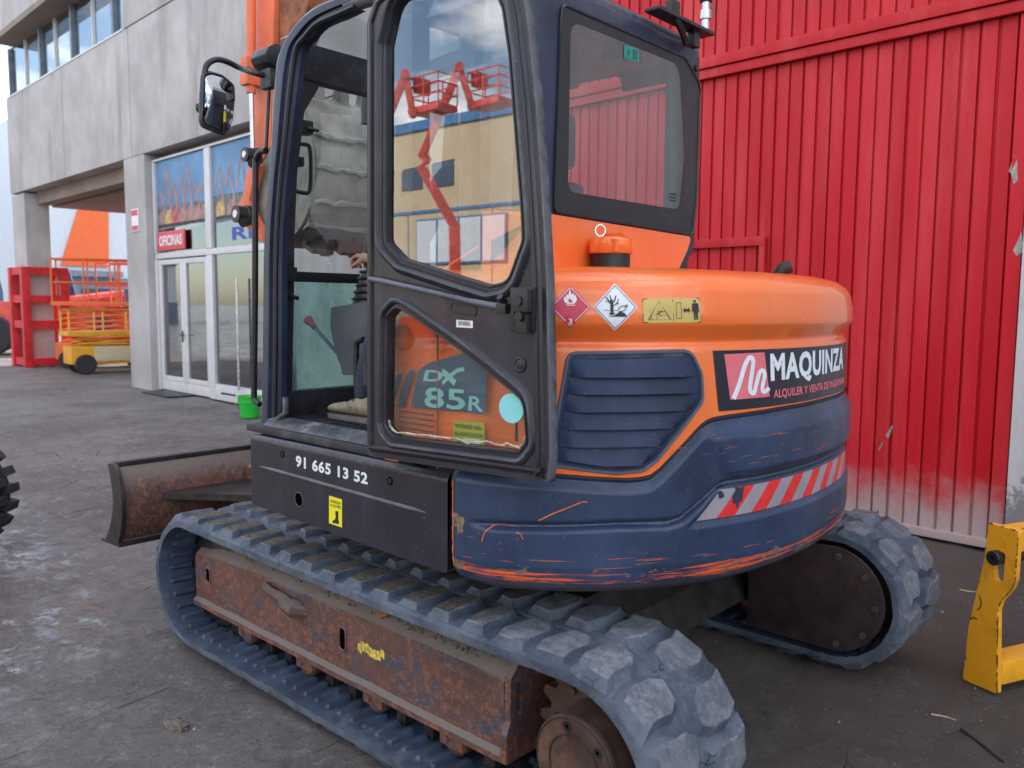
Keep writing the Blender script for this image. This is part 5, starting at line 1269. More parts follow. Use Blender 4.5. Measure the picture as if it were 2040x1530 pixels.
b.prism([(-.70, 1.853)]+[(x, z) for x, z in sp_[1:]]+[(sp_[-1][0]+.02, 1.68), (-.70, 1.68)], 'Y', .99, 1.045); b.build('side_lower_panel', 'orange', cab, bevel=.01)
V, F = tri2d(wd, [dense(winglass, .03)]); bw = mapped('rear_window_border', V, F, lambda y, z: (rx(y, z, .0045), y, z), 'black', cab)
b = MB(); b.tube([(rx(y, z, .005), y, z) for y, z in wd], .005, 6, True); b.build('rear_window_seal', 'seal', cab)
V, F = tri2d(dense(winglass, .03)); mapped('rear_window', V, F, lambda y, z: (rx(y, z, .0042), y, z), 'glass_tint', cab)
c = [(0.524,2.384),(0.44,2.39),(0.441,2.432),(0.525,2.425)]; Qe = quad(c)
es = decal('exit_sticker', UNIT, lambda u, v: (XRW-.006, *Qe(u, v)), 'exitgreen', cab)
for P_ in ([(.08, .12), (.44, .12), (.44, .2), (.08, .2)], [(.18, .3), (.34, .3), (.40, .6), (.30, .85), (.2, .7)], [(.56, .12), (.9, .12), (.9, .88), (.56, .88)]):
    decal('print', P_, lambda u, v: (XRW-.0068, *Qe(u, v)), 'exitdark', es)
c = [(0.225,1.952),(0.184,1.952),(0.183,1.991),(0.223,1.989)]; Qs = quad(c)
for k in range(3): decal('glass_mark', [(.0, .1+.3*k), (1, .1+.3*k), (1, .22+.3*k), (0, .22+.3*k)], lambda u, v: (XRW-.006, *Qs(u, v)), 'ink', cab)
b = MB(); b.box(-.77, -.74, .065, .17, 1.72, 2.47, .01); b.build('corner_trim', 'trimteal', cab)
b = MB(); b.tube([(-.70, .80, 2.46), (-.40, .78, 2.44), (-.1, .72, 2.45)], .05, 8); b.build('air_duct', 'cabpaint', cab)
b = MB(); b.box(-.62, -.58, .52, .56, 2.32, 2.43, .01); b.box(-.70, -.60, .25, .38, 2.44, 2.49, .02); b.build('cab_lamp', 'black', cab)
bx_, bz_ = [(0.058,2.452)][0]; b = MB(); b.lathe((rx(bx_, bz_, .0), bx_, bz_), (-1, -.2, .1), [(0, .013), (.004, .013), (.0042, .006)], 12); b.build('plug', 'ink', cab)
# bracket with rubber foot lamp on the rear edge of the roof
b = MB(); b.box(-.87, -.81, .05, .42, 2.555, 2.567, .003); b.box(-.85, -.82, .12, .16, 2.50, 2.556, .003); b.box(-.85, -.82, .26, .31, 2.567, 2.62, .004); b.tube([(-.85, .30, 2.57), (-.86, .26, 2.52), (-.84, .2, 2.50)], .012, 6); br = b.build('lamp_bracket', 'black', ex)
b = MB(); b.cyl((-.86, .105, 2.565), (-.86, .105, 2.66), .014); b.cyl((-.86, .105, 2.60), (-.86, .105, 2.63), .020); b.build('lamp_pole', 'chrome', br)
b = MB(); b.lathe((-.86, .105, 2.66), (0, 0, 1), [(0, .022), (.02, .028), (.025, .02), (.045, .026), (.05, .036), (.09, .034), (.12, .034)], 18); b.build('pole_boot', 'black', br)
# small fittings inside the opening
st = [(0.879,2.462),(0.882,2.422),(0.887,2.41),(0.891,2.326),(0.902,2.216)]
P3 = [(.55, y, z) for y, z in st]
b = MB(); b.cyl(P3[0], P3[1], .013); b.build('strut_top', 'whiteprint', cab); b = MB(); b.cyl(P3[1], P3[4], .011); b.build('gas_strut', 'black', cab); b = MB(); b.cyl(P3[2], P3[3], .0135); b.build('strut_label', 'yprint', cab)
b = MB()
for q0, q1 in (((590, 240), (616, 272)), ((583, 312), (592, 332)), ((548, 532), (577, 562))): pass
for y0_, z0_, y1_, z1_ in [(*p, *q) for p, q in (([(0.893,2.316)][0], [(0.837,2.261)][0]), ([(0.9,2.168)][0], [(0.882,2.13)][0]), ([(0.987,1.725)][0], [(0.923,1.666)][0]))]:
    b = MB(); b.box(.50, .55, y0_, y1_, z0_, z1_, .006); b.build('catch_block', 'black', cab)
q = [(0.868,2.283),(0.825,2.278)]; b = MB(); b.cyl((.5, *q[0]), (.48, *q[1]), .010, .006); b.build('catch_pin', 'black', cab)
b = MB(); q = [(0.924,2.216),(0.865,2.222),(0.844,2.209),(0.841,2.121),(0.847,2.048),(0.864,2.028),(0.927,2.033)]; b.tube(smooth_curve([(.52, y, z) for y, z in q], 4), .0085, 8); b.build('inner_grab_handle', 'black', cab)
b = MB(); q = [(0.986,1.607),(0.949,1.608),(0.911,1.6)]; b.lathe((.54, *q[0]), (-1, .3, 0), [(0, .03), (.012, .034), (.02, .022), (.03, .012)], 14); b.cyl((.52, *q[1]), (.52, *q[2]), .009); b.build('window_latch', 'black', cab)
b = MB()
for y_ in (706, 738, 773): pass
for (y, z) in [(0.961,1.369),(0.962,1.301),(0.964,1.23)]: b.lathe((.575, y, z), (-1, 0, 0), [(0, .010), (.006, .009)], 8)
b.build('screw', 'steel', cab)
# outside grab rail
b = MB(); q = [(0.593,2.188),(0.639,2.187),(0.667,2.161),(0.677,2.107),(0.702,1.587),(0.725,1.217),(0.719,1.173),(0.68,1.155)]; b.tube(smooth_curve([(x+.0, 1.0, z) for x, z in q], 3), .013, 10); b.build('grab_rail', 'black', cab)
# driver seat, bellows console, lever
seat = MB(); seat.box(-.42, .05, .38, .84, 1.42, 1.54, .05); seat.build('seat_cushion', 'black', ex)
b = MB(); b.prism(fillet([(-.50, 1.45), (-.40, 1.45), (-.47, 2.02), (-.56, 2.02)], .03), 'Y', .40, .83); b.build('seat_back', 'black', ex, bevel=.03)
b = MB(); b.box(-.60, -.52, .50, .74, 2.05, 2.24, .035); b.box(-.57, -.555, .56, .68, 1.98, 2.06); b.build('headrest', 'black', ex)
b = MB(); b.box(-.38, .0, .42, .80, 1.10, 1.42, .03); b.build('seat_base', 'black_dusty', ex)
# left hand console with rubber bellows
YB = .62
def at(l, y=YB): return [(x, y, z) for x, z in l]
b = MB(); b.prism(fillet([(0.535,1.564),(0.544,1.481),(0.516,1.395),(0.482,1.327),(0.475,1.327),(0.461,1.278),(0.263,1.29),(0.26,1.591)], .01), 'Y', .60, .74); cs = b.build('control_console', 'grey_plastic', ex, bevel=.01)
b = MB()
(x1_, z1_), (x0_, z0_) = [(0.416,1.708),(0.496,1.565)]
for k in range(6):
    t = k/5; r0 = .095*(1-t)+.05*t; zc = z0_+(z1_-z0_)*t; b.lathe((x1_+.0, YB, zc), (0, 0, 1), [(0, r0*.86), (.006, r0), (.012, r0*.86)], 24)
b.lathe((x1_, YB, z0_-.01), (0, 0, 1), [(0, .085), (z1_-z0_+.02, .04)], 24); b.build('lever_bellows', 'black', cs)
b = MB(); b.tube([(x1_, YB, z1_), (x1_+.005, YB, z1_+.06), (x1_, YB, z1_+.13)], [.016, .022, .020], 10); b.build('joystick', 'black', cs)
b = MB(); q = [(0.232,1.438),(0.265,1.427),(0.279,1.399),(0.279,1.206),(0.266,1.18),(0.236,1.177)]; b.tube(smooth_curve([(x, .80, z) for x, z in q], 4), .012, 8); b.build('armrest_handle', 'black', ex)
q = [(0.468,1.276),(0.784,1.476)]; dd = Vector((q[1][0]-q[0][0], 0, q[1][1]-q[0][1])).normalized()
b = MB(); b.cyl((q[0][0], .66, q[0][1]), (q[1][0], .66, q[1][1]), .0085, n=12); lv = b.build('safety_lever', 'cabpaint', ex)
b = MB(); b.lathe((q[1][0], .66, q[1][1]), dd, [(-.012, .012), (.02, .014), (.045, .021), (.055, .022), (.058, .018)], 18); b.build('lever_knob', 'redknob', lv)
# ---- mirror and work lamp
XM = .84
mo_ = fillet([(1.132,2.506),(1.101,2.518),(1.049,2.515),(0.996,2.485),(0.995,2.432),(1.008,2.339),(1.023,2.3),(1.044,2.276),(1.077,2.279),(1.138,2.294),(1.146,2.321)], .02, 3)
mir = MB(); n = len(mo_); c0 = (sum(p[0] for p in mo_)/n, sum(p[1] for p in mo_)/n)
v = []; f = []
for k, (dx, sc_) in enumerate(((-.004, .90), (-.010, .97), (.0, 1.03), (.02, 1.0), (.045, .8), (.055, .4))): v += [(XM+dx, c0[0]+(y-c0[0])*sc_, c0[1]+(z-c0[1])*sc_) for y, z in mo_]
for k in range(5): f += [(k*n+i, k*n+(i+1) % n, (k+1)*n+(i+1) % n, (k+1)*n+i) for i in range(n)]
f.append(tuple(range(5*n, 6*n))[::-1]); mir.add(v, f); y_, z_ = c0; mir.cyl((XM+.05, y_+.01, z_), (XM+.10, y_+.04, z_), .025, .02)
mi = mir.build('rear_view_mirror', 'black_dusty', ex)
V, F = tri2d([(c0[0]+(y-c0[0])*.9, c0[1]+(z-c0[1])*.9) for y, z in mo_], (), .02)
gm = mapped('mirror_glass', V, F, lambda y, z: (XM-.006-.016*math.cos(min(1.5, math.hypot(y-c0[0], z-c0[1])*11)), y, z), 'mirror', mi)
q = [(1.136,2.354),(1.134,2.418),(1.123,2.499),(1.109,2.546),(1.069,2.574),(1.025,2.576),(0.962,2.563)]; q2 = [(0.974,2.519),(0.907,2.518)]
b = MB(); b.tube(smooth_curve([(.845, y, z) for y, z in q]+[(.72, y, z) for y, z in q2], 4), .012, 10); b.build('mirror_arm', 'black_dusty', mi)
b = MB(); (y0_, z0_), (y1_, z1_) = [(0.934,2.461),(0.898,2.541)]; b.box(.66, .74, min(y0_, y1_), max(y0_, y1_), z0_, z1_, .008); b.build('mirror_clamp', 'black_dusty', mi)
b = MB(); q = [(0.964,2.583),(0.949,2.614),(0.917,2.633),(0.875,2.627),(0.876,2.553),(0.919,2.538),(0.951,2.554)]; pl = fillet(q, .012, 3); b.prism(pl, 'X', .64, .76); b.build('work_lamp', 'black', ex, bevel=.01)
b = MB(); b.tube([(.70, *[(0.916,2.467)][0]), (.68, *[(0.948,2.206)][0])], .008, 6); b.build('lamp_cable', 'black', ex)

# ---- open door, folded right round against the hood
YD = 1.205
do = fillet([(-0.308,1.09),(-1.069,1.117),(-1.078,1.183),(-1.06,1.64),(-1.043,1.842),(-1.016,2.094),(-0.981,2.322),(-0.962,2.388),(-0.925,2.424),(-0.44,2.527),(-0.368,2.501),(-0.326,2.433)], [.03, .012, 0, 0, 0, 0, 0, .03, .04, .05, .03, .04], 5)
wu = fillet([(-0.424,2.347),(-0.474,2.476),(-0.877,2.388),(-0.901,2.34),(-0.925,2.222),(-0.971,1.835),(-0.978,1.747),(-0.927,1.641),(-0.859,1.63),(-0.72,1.661),(-0.491,1.715),(-0.415,1.77)], [.03, .07, .04, .0, 0, 0, .03, .05, .04, .02, .05, .03], 5)
wl = fillet([(-0.422,1.538),(-0.466,1.569),(-0.517,1.552),(-0.753,1.447),(-0.923,1.36),(-0.985,1.325),(-0.998,1.219),(-0.972,1.189),(-0.711,1.179),(-0.45,1.17),(-0.411,1.194)], [.02, .03, .02, 0, .0, .05, .02, .03, 0, .03, .03], 5)
do = dense(do, .03); wu = dense(wu, .022); wl = dense(wl, .022)
def ring(polyA, polyB, yA, yB, name='ring', mat='doorpaint', parent=None):
    n = len(polyA); b = MB(); b.add([(x, yA, z) for x, z in polyA]+[(x, yB, z) for x, z in polyB], [(i, (i+1) % n, n+(i+1) % n, n+i) for i in range(n)]); return b
dm = MB()
def rings(poly, steps):
    P_ = [(offs(poly, d) if d else poly, y) for d, y in steps]
    n = len(poly)
    for (A, ya), (B, yb) in zip(P_, P_[1:]): dm.add([(x, ya, z) for x, z in A]+[(x, yb, z) for x, z in B], [(i, (i+1) % n, n+(i+1) % n, n+i) for i in range(n)])
    return P_[-1][0]
lvl = YD+.004
hu = rings(wu, [(0, YD-.022), (0, YD-.004), (.006, YD+.002), (.014, YD+.002), (.020, YD+.014), (.030, YD+.017), (.038, YD+.012), (.046, lvl)])
hl = rings(wl, [(0, YD-.022), (0, YD-.004), (.006, YD+.002), (.013, YD+.002), (.018, YD+.012), (.026, YD+.015), (.034, YD+.010), (.040, lvl)])
oo = rings(do, [(0, YD-.034), (0, YD-.006), (-.003, YD-.003), (-.018, YD-.003), (-.022, YD+.002), (-.026, lvl)])
V, F = tri2d(oo, [hu, hl], .05); dm.add([(x, lvl, z) for x, z in V], F)
# outer skin behind
for w_, o_ in ((wu, None), (wl, None)): pass
V, F = tri2d(do, [wu, wl]); dm.add([(x, YD-.034, z) for x, z in V], [q[::-1] for q in F])
me = dm.me('cab_door', True, 32); bm = bmesh.new(); bm.from_mesh(me); bmesh.ops.recalc_face_normals(bm, faces=bm.faces); bm.to_mesh(me); bm.free(); sm(me, True, 32)
door = obj('cab_door', me, 'doorpaint', ex)
b = MB(); b.tube([(x, YD+.004, z) for x, z in offs(do, -.034)], .0085, 8, True); b.build('door_seal', 'seal', door)
b = MB(); b.tube([(x, YD+.001, z) for x, z in offs(wu, .004)], .005, 6, True); b.tube([(x, YD+.001, z) for x, z in offs(wl, .004)], .005, 6, True); b.build('window_rubber', 'seal', door)
M['oldglue'] = simple('old_sealant', (.46, .42, .36), .8, 0, .4, 30, .4)
b = MB(); q = [(-0.41,1.216),(-0.42,1.194),(-0.447,1.182),(-0.596,1.189),(-0.716,1.194),(-0.767,1.185),(-0.837,1.201),(-0.886,1.194),(-0.923,1.204),(-0.96,1.196),(-0.978,1.211),(-0.983,1.23)]
for a, c in zip(q, q[1:]):
    n_ = 5
    b.tube([(a[0]+(c[0]-a[0])*k/n_, YD-.012, a[1]+(c[1]-a[1])*k/n_+rnd.uniform(-.002, .002)) for k in range(n_+1)], [rnd.uniform(.0015, .0045) for k in range(n_+1)], 5)
b.build('old_sealant', 'oldglue', door)
V, F = tri2d(wu); mapped('upper_window', V, F, lambda x, z: (x, YD-.014, z), 'glass_door', door, flip=True)
V, F = tri2d(wl); mapped('lower_window', V, F, lambda x, z: (x, YD-.014, z), 'glass_low', door, flip=True)
# cyan disc reflector on the low window with its stem
q = [(-0.933,1.301),(-0.888,1.297),(-0.933,1.341)]; 
b = MB(); b.lathe((q[0][0], YD-.016, q[0][1]), (0, 1, 0), [(0, abs(q[1][0]-q[0][0])), (.006, abs(q[1][0]-q[0][0]))], 40)
for i, p in enumerate(b.v): b.v[i] = (p[0], p[1], q[0][1]+(p[2]-q[0][1])*(q[2][1]-q[0][1])/abs(q[1][0]-q[0][0]))
b.build('round_reflector', 'cyan', door)
a = [(-0.93,1.26),(-0.931,1.208)]; b = MB(); b.cyl((a[0][0], 1.17, a[0][1]), (a[1][0], 1.17, a[1][1]), .004); b.build('door_stay', 'ink', door)
# inner handle rod, latch, label, grommet, oval recess
q = [(-0.371,1.655),(-0.432,1.648),(-0.637,1.616),(-0.802,1.589),(-0.907,1.575),(-0.949,1.571)]
b = MB(); b.tube([(x, YD+.028, z) for x, z in q], [.0085, .0085, .0085, .0085, .010, .010], 10); b.cyl((q[0][0], YD, q[0][1]), (q[0][0], YD+.028, q[0][1]), .008); b.build('latch_rod', 'cabpaint', door)
l0, l1 = [(-0.955,1.51),(-1.038,1.624)]; X0, Z0 = min(l0[0], l1[0]), l0[1]; X1, Z1 = max(l0[0], l1[0]), l1[1]
b = MB(); b.box(X0+.002, X1, YD+.004, YD+.022, Z0, Z1, .003); b.box(X0+.002, X0+.055, YD+.022, YD+.046, Z0+.05, Z1-.004, .006); b.box(X0+.05, X1-.008, YD+.022, YD+.030, Z0+.02, Z1-.02, .003)
b.cyl((X0+.032, YD+.046, Z1-.035), (X0+.032, YD+.052, Z1-.035), .014, n=12); b.cyl((X0+.028, YD+.046, Z1-.075), (X0+.028, YD+.052, Z1-.075), .013, n=12); b.box(X0+.01, X0+.045, YD+.02, YD+.04, Z0-.004, Z0+.045, .004)
b.cyl((X1-.02, YD+.030, (Z0+Z1)/2-.01), (X1-.02, YD+.036, (Z0+Z1)/2-.01), .007, n=8); b.cyl((X1-.018, YD+.022, Z1-.012), (X1-.018, YD+.030, Z1-.012), .006, n=8); lt = b.build('door_latch', 'black', door)
b = MB(); b.box(X1-.0, X1+.035, YD+.018, YD+.040, Z0+.045, Z0+.072, .004); b.cyl((X1+.02, YD+.02, Z0+.075), (X1+.02, YD+.04, Z0+.09), .010, n=8); b.build('latch_lever', 'black', lt)
c = quad([(-0.734,1.515),(-0.8,1.514),(-0.8,1.534),(-0.734,1.536)]); o = decal('serial_label', UNIT, lambda u, v: (c(u, v)[0], lvl+.001, c(u, v)[1]), 'white', door, flip=True)
for k in range(14):
    u = .14+.052*k; decal('bar_print', [(u, .28), (u+rnd.uniform(.012, .035), .28), (u+.02, .86), (u, .86)], lambda a, d: (c(a, d)[0], lvl+.0016, c(a, d)[1]), 'ink', o, flip=True)
(gx, gz) = [(-0.977,1.422)][0]; b = MB(); b.lathe((gx, lvl, gz), (0, 1, 0), [(0, .022), (.004, .021), (.005, .016), (.003, .013), (.0045, .010)], 24); b.build('grommet', 'black', door)
ov = fillet([(-0.711,1.585),(-0.814,1.574),(-0.814,1.548),(-0.711,1.557)], .02, 6); b = MB(); b.tube([(x, lvl, z) for x, z in ov], .003, 6, True); b.build('recess_rim', 'seal', door); decal('recess', ov, lambda x, z: (x, lvl+.0006, z), 'black', door, flip=True)
b = MB(); (hx0, hz0), (_, hz1) = [(-0.226,1.255),(-0.238,2.071)]
for z in (1.35, 2.2): b.cyl((hx0+.01, 1.12, z-.04), (hx0+.01, 1.12, z+.04), .018, n=10); b.box(hx0-.05, hx0+.03, 1.05, 1.12, z-.03, z+.03, .005)
b.build('hinge', 'black', door)

# ---- arm, bucket and linkage in front of the cab
YA_ = -.10
arm = MB(); arm.prism([(2.517,3.696),(2.278,3.635),(2.292,3.399),(2.335,3.012),(2.369,2.576),(2.506,2.471),(2.583,2.576),(2.556,2.924),(2.538,3.205)], 'Y', YA_-.22, YA_); ar = arm.build('dipper_arm', 'armorange', ex, bevel=.012)
b = MB(); b.prism([(2.266,3.632),(1.925,3.544),(1.984,3.329),(2.05,3.256),(2.223,3.083),(2.291,3.095),(2.28,3.396)], 'Y', YA_-.19, YA_-.03); b.build('boom', 'rustorange', ex, bevel=.012)
b = MB(); q = [(2.451,3.662),(2.483,2.914)]; b.cyl((q[0][0], -.04, q[0][1]), (q[1][0], -.04, q[1][1]), .030, n=14)
for y_ in [(2.482,3.094),(2.486,2.995)]: b.box(y_[0]-.045, y_[0]+.045, -.09, .01, y_[1]-.035, y_[1]+.035, .008)
cy = b.build('bucket_cylinder', 'armorange', ex)
q = [(2.477,2.913),(2.474,2.555)]; b = MB(); b.cyl((q[0][0], -.04, q[0][1]), (q[1][0], -.04, q[1][1]), .015); b.build('piston_rod', 'chrome', cy)
lk = MB(); lk.prism([(2.496,2.499),(2.412,2.452),(2.471,2.363),(2.52,2.24),(2.498,2.158),(2.387,2.034),(2.371,1.969),(2.503,2.046),(2.665,2.121),(2.715,2.163),(2.686,2.214),(2.607,2.263),(2.564,2.372)], 'Y', -.09, -.03); lkk = lk.build('link_plate', 'armorange', ar, bevel=.006)
lk = MB(); lk.prism([(2.566,2.464),(2.454,2.484),(2.278,2.418),(2.292,2.009),(2.533,2.022),(2.624,2.125),(2.659,2.21),(2.648,2.308)], 'Y', -.18, -.12); lk.build('bucket_ear', 'mudsteel', ar, bevel=.006)
for (x, z), r_ in zip([(2.408,2.511),(2.536,2.15)], (.045, .055)):
    b = MB(); b.lathe((x, -.04, z), (0, 1, 0), [(0, r_*1.15), (.03, r_*1.15), (.035, r_), (.10, r_), (.102, r_*.55), (.100, .001)], 20); b.cyl((x-.03, -.01, z-.04), (x-.05, .04, z-.06), .03, n=8); pn = b.build('pin', 'black', ar)
    b = MB(); b.lathe((x, .061, z), (0, 1, 0), [(0, r_*.5), (.004, r_*.45)], 16); b.build('pin_cap', 'chrome', pn)
bk_pts = [(2.30, 2.93), (2.14, 2.86), (2.03, 2.76), (1.95, 2.62), (1.915, 2.46), (1.92, 2.30), (1.97, 2.16), (2.06, 2.05), (2.20, 1.98), (2.42, 1.96), (2.60, 2.0)]
bs = smooth_curve(bk_pts, 5); b = MB(); v = []; f = []
Y0b, Y1b = -1.02, -.13; ny = 24
for k in range(ny+1):
    y = Y0b+(Y1b-Y0b)*k/ny
    for i, (x, z) in enumerate(bs):
        r_ = .010*(1 if (i // 6) % 2 else 0); jn = noise.noise(Vector((y*5, i*.4, 1)))*.012+noise.noise(Vector((y*18, i*1.2, 4)))*.006
        a = Vector(bs[min(i+1, len(bs)-1)])-Vector(bs[max(i-1, 0)]); a.normalize(); v.append((x+a[1]*(r_+jn), y, z-a[0]*(r_+jn)*-1 if False else z-a[0]*(r_+jn)))
n = len(bs)
f = [(k*n+i, (k+1)*n+i, (k+1)*n+i+1, k*n+i+1) for k in range(ny) for i in range(n-1)]
b.add(v, f); bkt = b.build('bucket', 'mudsteel', ex, ang=30)
for y in (Y0b-.02, Y1b-.01):
    b = MB(); b.prism(bs+[(2.62, 2.35), (2.42, 2.88)], 'Y', y, y+.03); b.build('side_plate', 'mudsteel', bkt, bevel=.005)
for z_, x_ in ((2.60, 1.925), (2.40, 1.895), (2.20, 1.925), (2.06, 2.02)):
    b = MB(); v = []
    K = 20
    pts = [(x_-.008+rnd.uniform(-.004, .004), Y0b+(Y1b-Y0b)*k/K, z_+rnd.uniform(-.010, .010)) for k in range(K+1)]
    b.tube(pts, [rnd.uniform(.010, .024) for _ in pts], 6); b.build('wear_bar', 'mudsteel', bkt)
for k in range(5):
    y = Y0b+.06+(Y1b-Y0b-.12)*k/4; b = MB(); b.prism([(2.22, 2.84), (2.34, 2.88), (2.31, 2.97), (2.27, 3.06), (2.245, 3.06), (2.215, 2.95)], 'Y', y-.035, y+.035); b.build('tooth', 'mudsteel', bkt, bevel=.010)
for x, y in ((2.10, -.30), (2.10, -.52)):
    b = MB(); b.prism([(x-.12, 2.02), (x+.14, 2.0), (x+.16, 1.94), (x+.08, 1.90), (x+.03, 1.93), (x-.02, 1.88), (x-.08, 1.89), (x-.10, 1.95)], 'Y', y-.03, y+.03); b.build('hook', 'black', bkt, bevel=.006)

# ================================================================== the driver
def skin_body(name, joints, edges, mat, parent, root=0, sub=2):
    me = bpy.data.meshes.new(name); me.from_pydata([j[0] for j in joints], edges, []); o = bpy.data.objects.new(name, me); COL.objects.link(o)
    m = o.modifiers.new('s', 'SKIN'); 
    for i, j in enumerate(joints):
        r_ = j[1] if isinstance(j[1], tuple) else (j[1], j[1]); me.skin_vertices[0].data[i].radius = r_; me.skin_vertices[0].data[i].use_root = (i == root)
    s_ = o.modifiers.new('u', 'SUBSURF'); s_.levels = sub; s_.render_levels = sub
    dg = bpy.context.evaluated_depsgraph_get(); dg.update(); m2 = bpy.data.meshes.new_from_object(o.evaluated_get(dg)); bpy.data.objects.remove(o); sm(m2, True, 180); return obj(name, m2, mat, parent)
pe = empty('person', (-.2, .62, 1.10), 0, 'driver in grey shirt and beige suede shoes sitting in the cab behind the open door', 'person')
def P(x, y, z): return (x+.2, y-.62, z-1.10)
J = [(P(-.28, .62, 1.62), (.15, .12)), (P(-.30, .62, 1.80), (.15, .11)), (P(-.31, .62, 1.98), (.17, .11)), (P(-.29, .62, 2.10), (.065, .065)), (P(-.27, .62, 2.17), (.052, .055)), (P(-.25, .62, 2.25), (.075, .085)), (P(-.25, .62, 2.33), (.078, .092)),
     (P(-.29, .82, 2.03), .062), (P(-.16, .86, 1.80), .048), (P(.10, .72, 1.76), .038), (P(.17, .68, 1.76), .030),
     (P(-.29, .42, 2.03), .062), (P(-.16, .37, 1.80), .048), (P(.10, .42, 1.74), .038),
     (P(-.16, .62, 1.56), .080), (P(.10, .78, 1.54), .064), (P(.20, .80, 1.34), .048), (P(.24, .80, 1.19), .040),
     (P(-.16, .50, 1.56), .080), (P(.10, .52, 1.54), .064), (P(.16, .56, 1.34), .048), (P(.18, .56, 1.19), .040)]
E_ = [(0, 1), (1, 2), (2, 3), (3, 4), (4, 5), (5, 6), (2, 7), (7, 8), (8, 9), (9, 10), (2, 11), (11, 12), (12, 13), (0, 14), (14, 15), (15, 16), (16, 17), (0, 18), (18, 19), (19, 20), (20, 21)]
skin_body('body', J, E_, 'cloth', pe)
h = MB(); h.lathe(P(-.25, .62, 2.18), (0, 0, 1), [(0, .05), (.02, .068), (.06, .082), (.11, .088), (.16, .080), (.20, .055), (.215, .02)], 24); hd = h.build('head', 'skin', pe)
h = MB(); h.box(*(lambda a: (a[0]-.012, a[0]+.022))(P(-.155, .62, 2.27)), -.012, .012, P(0, 0, 2.245)[2], P(0, 0, 2.29)[2], .006)
for s_ in (-1, 1): h.box(P(-.17, 0, 0)[0]-.004, P(-.17, 0, 0)[0]+.010, s_*.032-.010, s_*.032+.010, P(0, 0, 2.295)[2], P(0, 0, 2.308)[2], .003); h.box(P(-.26, 0, 0)[0]-.015, P(-.26, 0, 0)[0]+.015, s_*.088-.008, s_*.088+.008, P(0, 0, 2.25)[2], P(0, 0, 2.31)[2], .006)
h.box(P(-.168, 0, 0)[0]-.006, P(-.168, 0, 0)[0]+.008, -.022, .022, P(0, 0, 2.222)[2], P(0, 0, 2.230)[2], .002); h.build('face', 'skin', hd)
h = MB(); h.lathe(P(-.262, .62, 2.30), (-.15, 0, 1), [(-.03, .091), (.02, .094), (.07, .084), (.105, .05), (.115, .01)], 24); h.build('hair', 'hair', pe)
# left hand on the joystick: palm and five bent fingers
hc = [(0.471,1.762)][0]; HX, HZ = hc
def H(x, y, z): return P(HX+x, .62+y, HZ+z)
hand = skin_body('hand', [(H(-.18, .05, -.01), .024), (H(-.10, .03, .005), .026), (H(-.05, .015, .012), (.030, .018)), (H(-.01, .01, .018), (.034, .015)),
    (H(.0, .03, .020), .0095), (H(.025, .034, .010), .0088), (H(.032, .034, -.014), .0080), (H(.018, .030, -.026), .0070),
    (H(.004, .010, .024), .0098), (H(.032, .012, .014), .0090), (H(.040, .012, -.014), .0082), (H(.022, .010, -.028), .0072),
    (H(.0, -.010, .020), .0095), (H(.030, -.010, .010), .0088), (H(.036, -.010, -.016), .0080), (H(.020, -.010, -.028), .0070),
    (H(-.006, -.030, .014), .0085), (H(.020, -.030, .004), .0078), (H(.025, -.030, -.016), .0070), (H(.014, -.028, -.026), .0062),
    (H(-.045, .040, .0), .011), (H(-.015, .052, -.018), .0098), (H(.010, .045, -.030), .0085)],
    [(0, 1), (1, 2), (2, 3), (3, 4), (4, 5), (5, 6), (6, 7), (3, 8), (8, 9), (9, 10), (10, 11), (3, 12), (12, 13), (13, 14), (14, 15), (3, 16), (16, 17), (17, 18), (18, 19), (2, 20), (20, 21), (21, 22)], 'skin', pe)
# shoe
def shoe(cx, cy, cz, nm='shoe'):
    secs = [(-.14, .030, .085, .036), (-.12, .036, .100, .040), (-.07, .036, .098, .041), (-.02, .038, .085, .044), (.03, .043, .070, .046), (.08, .047, .062, .046), (.115, .042, .056, .041), (.132, .030, .044, .030), (.140, .012, .030, .014)]
    v = []; f = []; n = 18
    for (x, w_, h_, wb) in secs:
        for k in range(n):
            a = 2*math.pi*k/n; yy = math.cos(a)*w_; zz = math.sin(a)
            zz = .018+(h_-.018)*(zz*.5+.5)**.75 if True else 0
            v.append((cx+x, cy+yy*(1-.25*max(0, math.sin(a))), cz+zz))
    for k in range(len(secs)-1): f += [(k*n+i, (k+1)*n+i, (k+1)*n+(i+1) % n, k*n+(i+1) % n) for i in range(n)]
    f += [tuple(range(n)), tuple(range((len(secs)-1)*n, len(secs)*n))[::-1]]
    b = MB(); b.add([P(*q) for q in v], f); s_ = b.build(nm, 'khaki', pe, ang=180)
    so_ = []
    for sgn in (1, -1):
        L_ = [(x, wb*sgn) for x, w_, h_, wb in secs]; so_ += L_ if sgn == 1 else L_[::-1]
    b = MB(); b.prism([(P(cx+x, cy+y, cz)[0], P(cx+x, cy+y, cz)[1]) for x, y in so_], 'Z', P(0, 0, cz-.004)[2], P(0, 0, cz+.016)[2]); b.build('sole', 'sole', s_, bevel=.005)
    b = MB()
    for k in range(4): x = cx-.035+.02*k; z = cz+.088-.008*k; b.tube([P(x, cy-.026, z-.010), P(x+.006, cy, z+.004), P(x, cy+.026, z-.010)], .0028, 6)
    b.tube([P(cx-.03, cy+.01, cz+.09), P(cx-.02, cy+.045, cz+.075), P(cx-.035, cy+.04, cz+.05), P(cx-.04, cy+.02, cz+.085)], .0025, 6); b.build('lace', 'ink', s_)
fx = [(0.443,1.108)][0]
shoe(fx[0]-.135, .80, 1.112); shoe(fx[0]-.20, .56, 1.112)

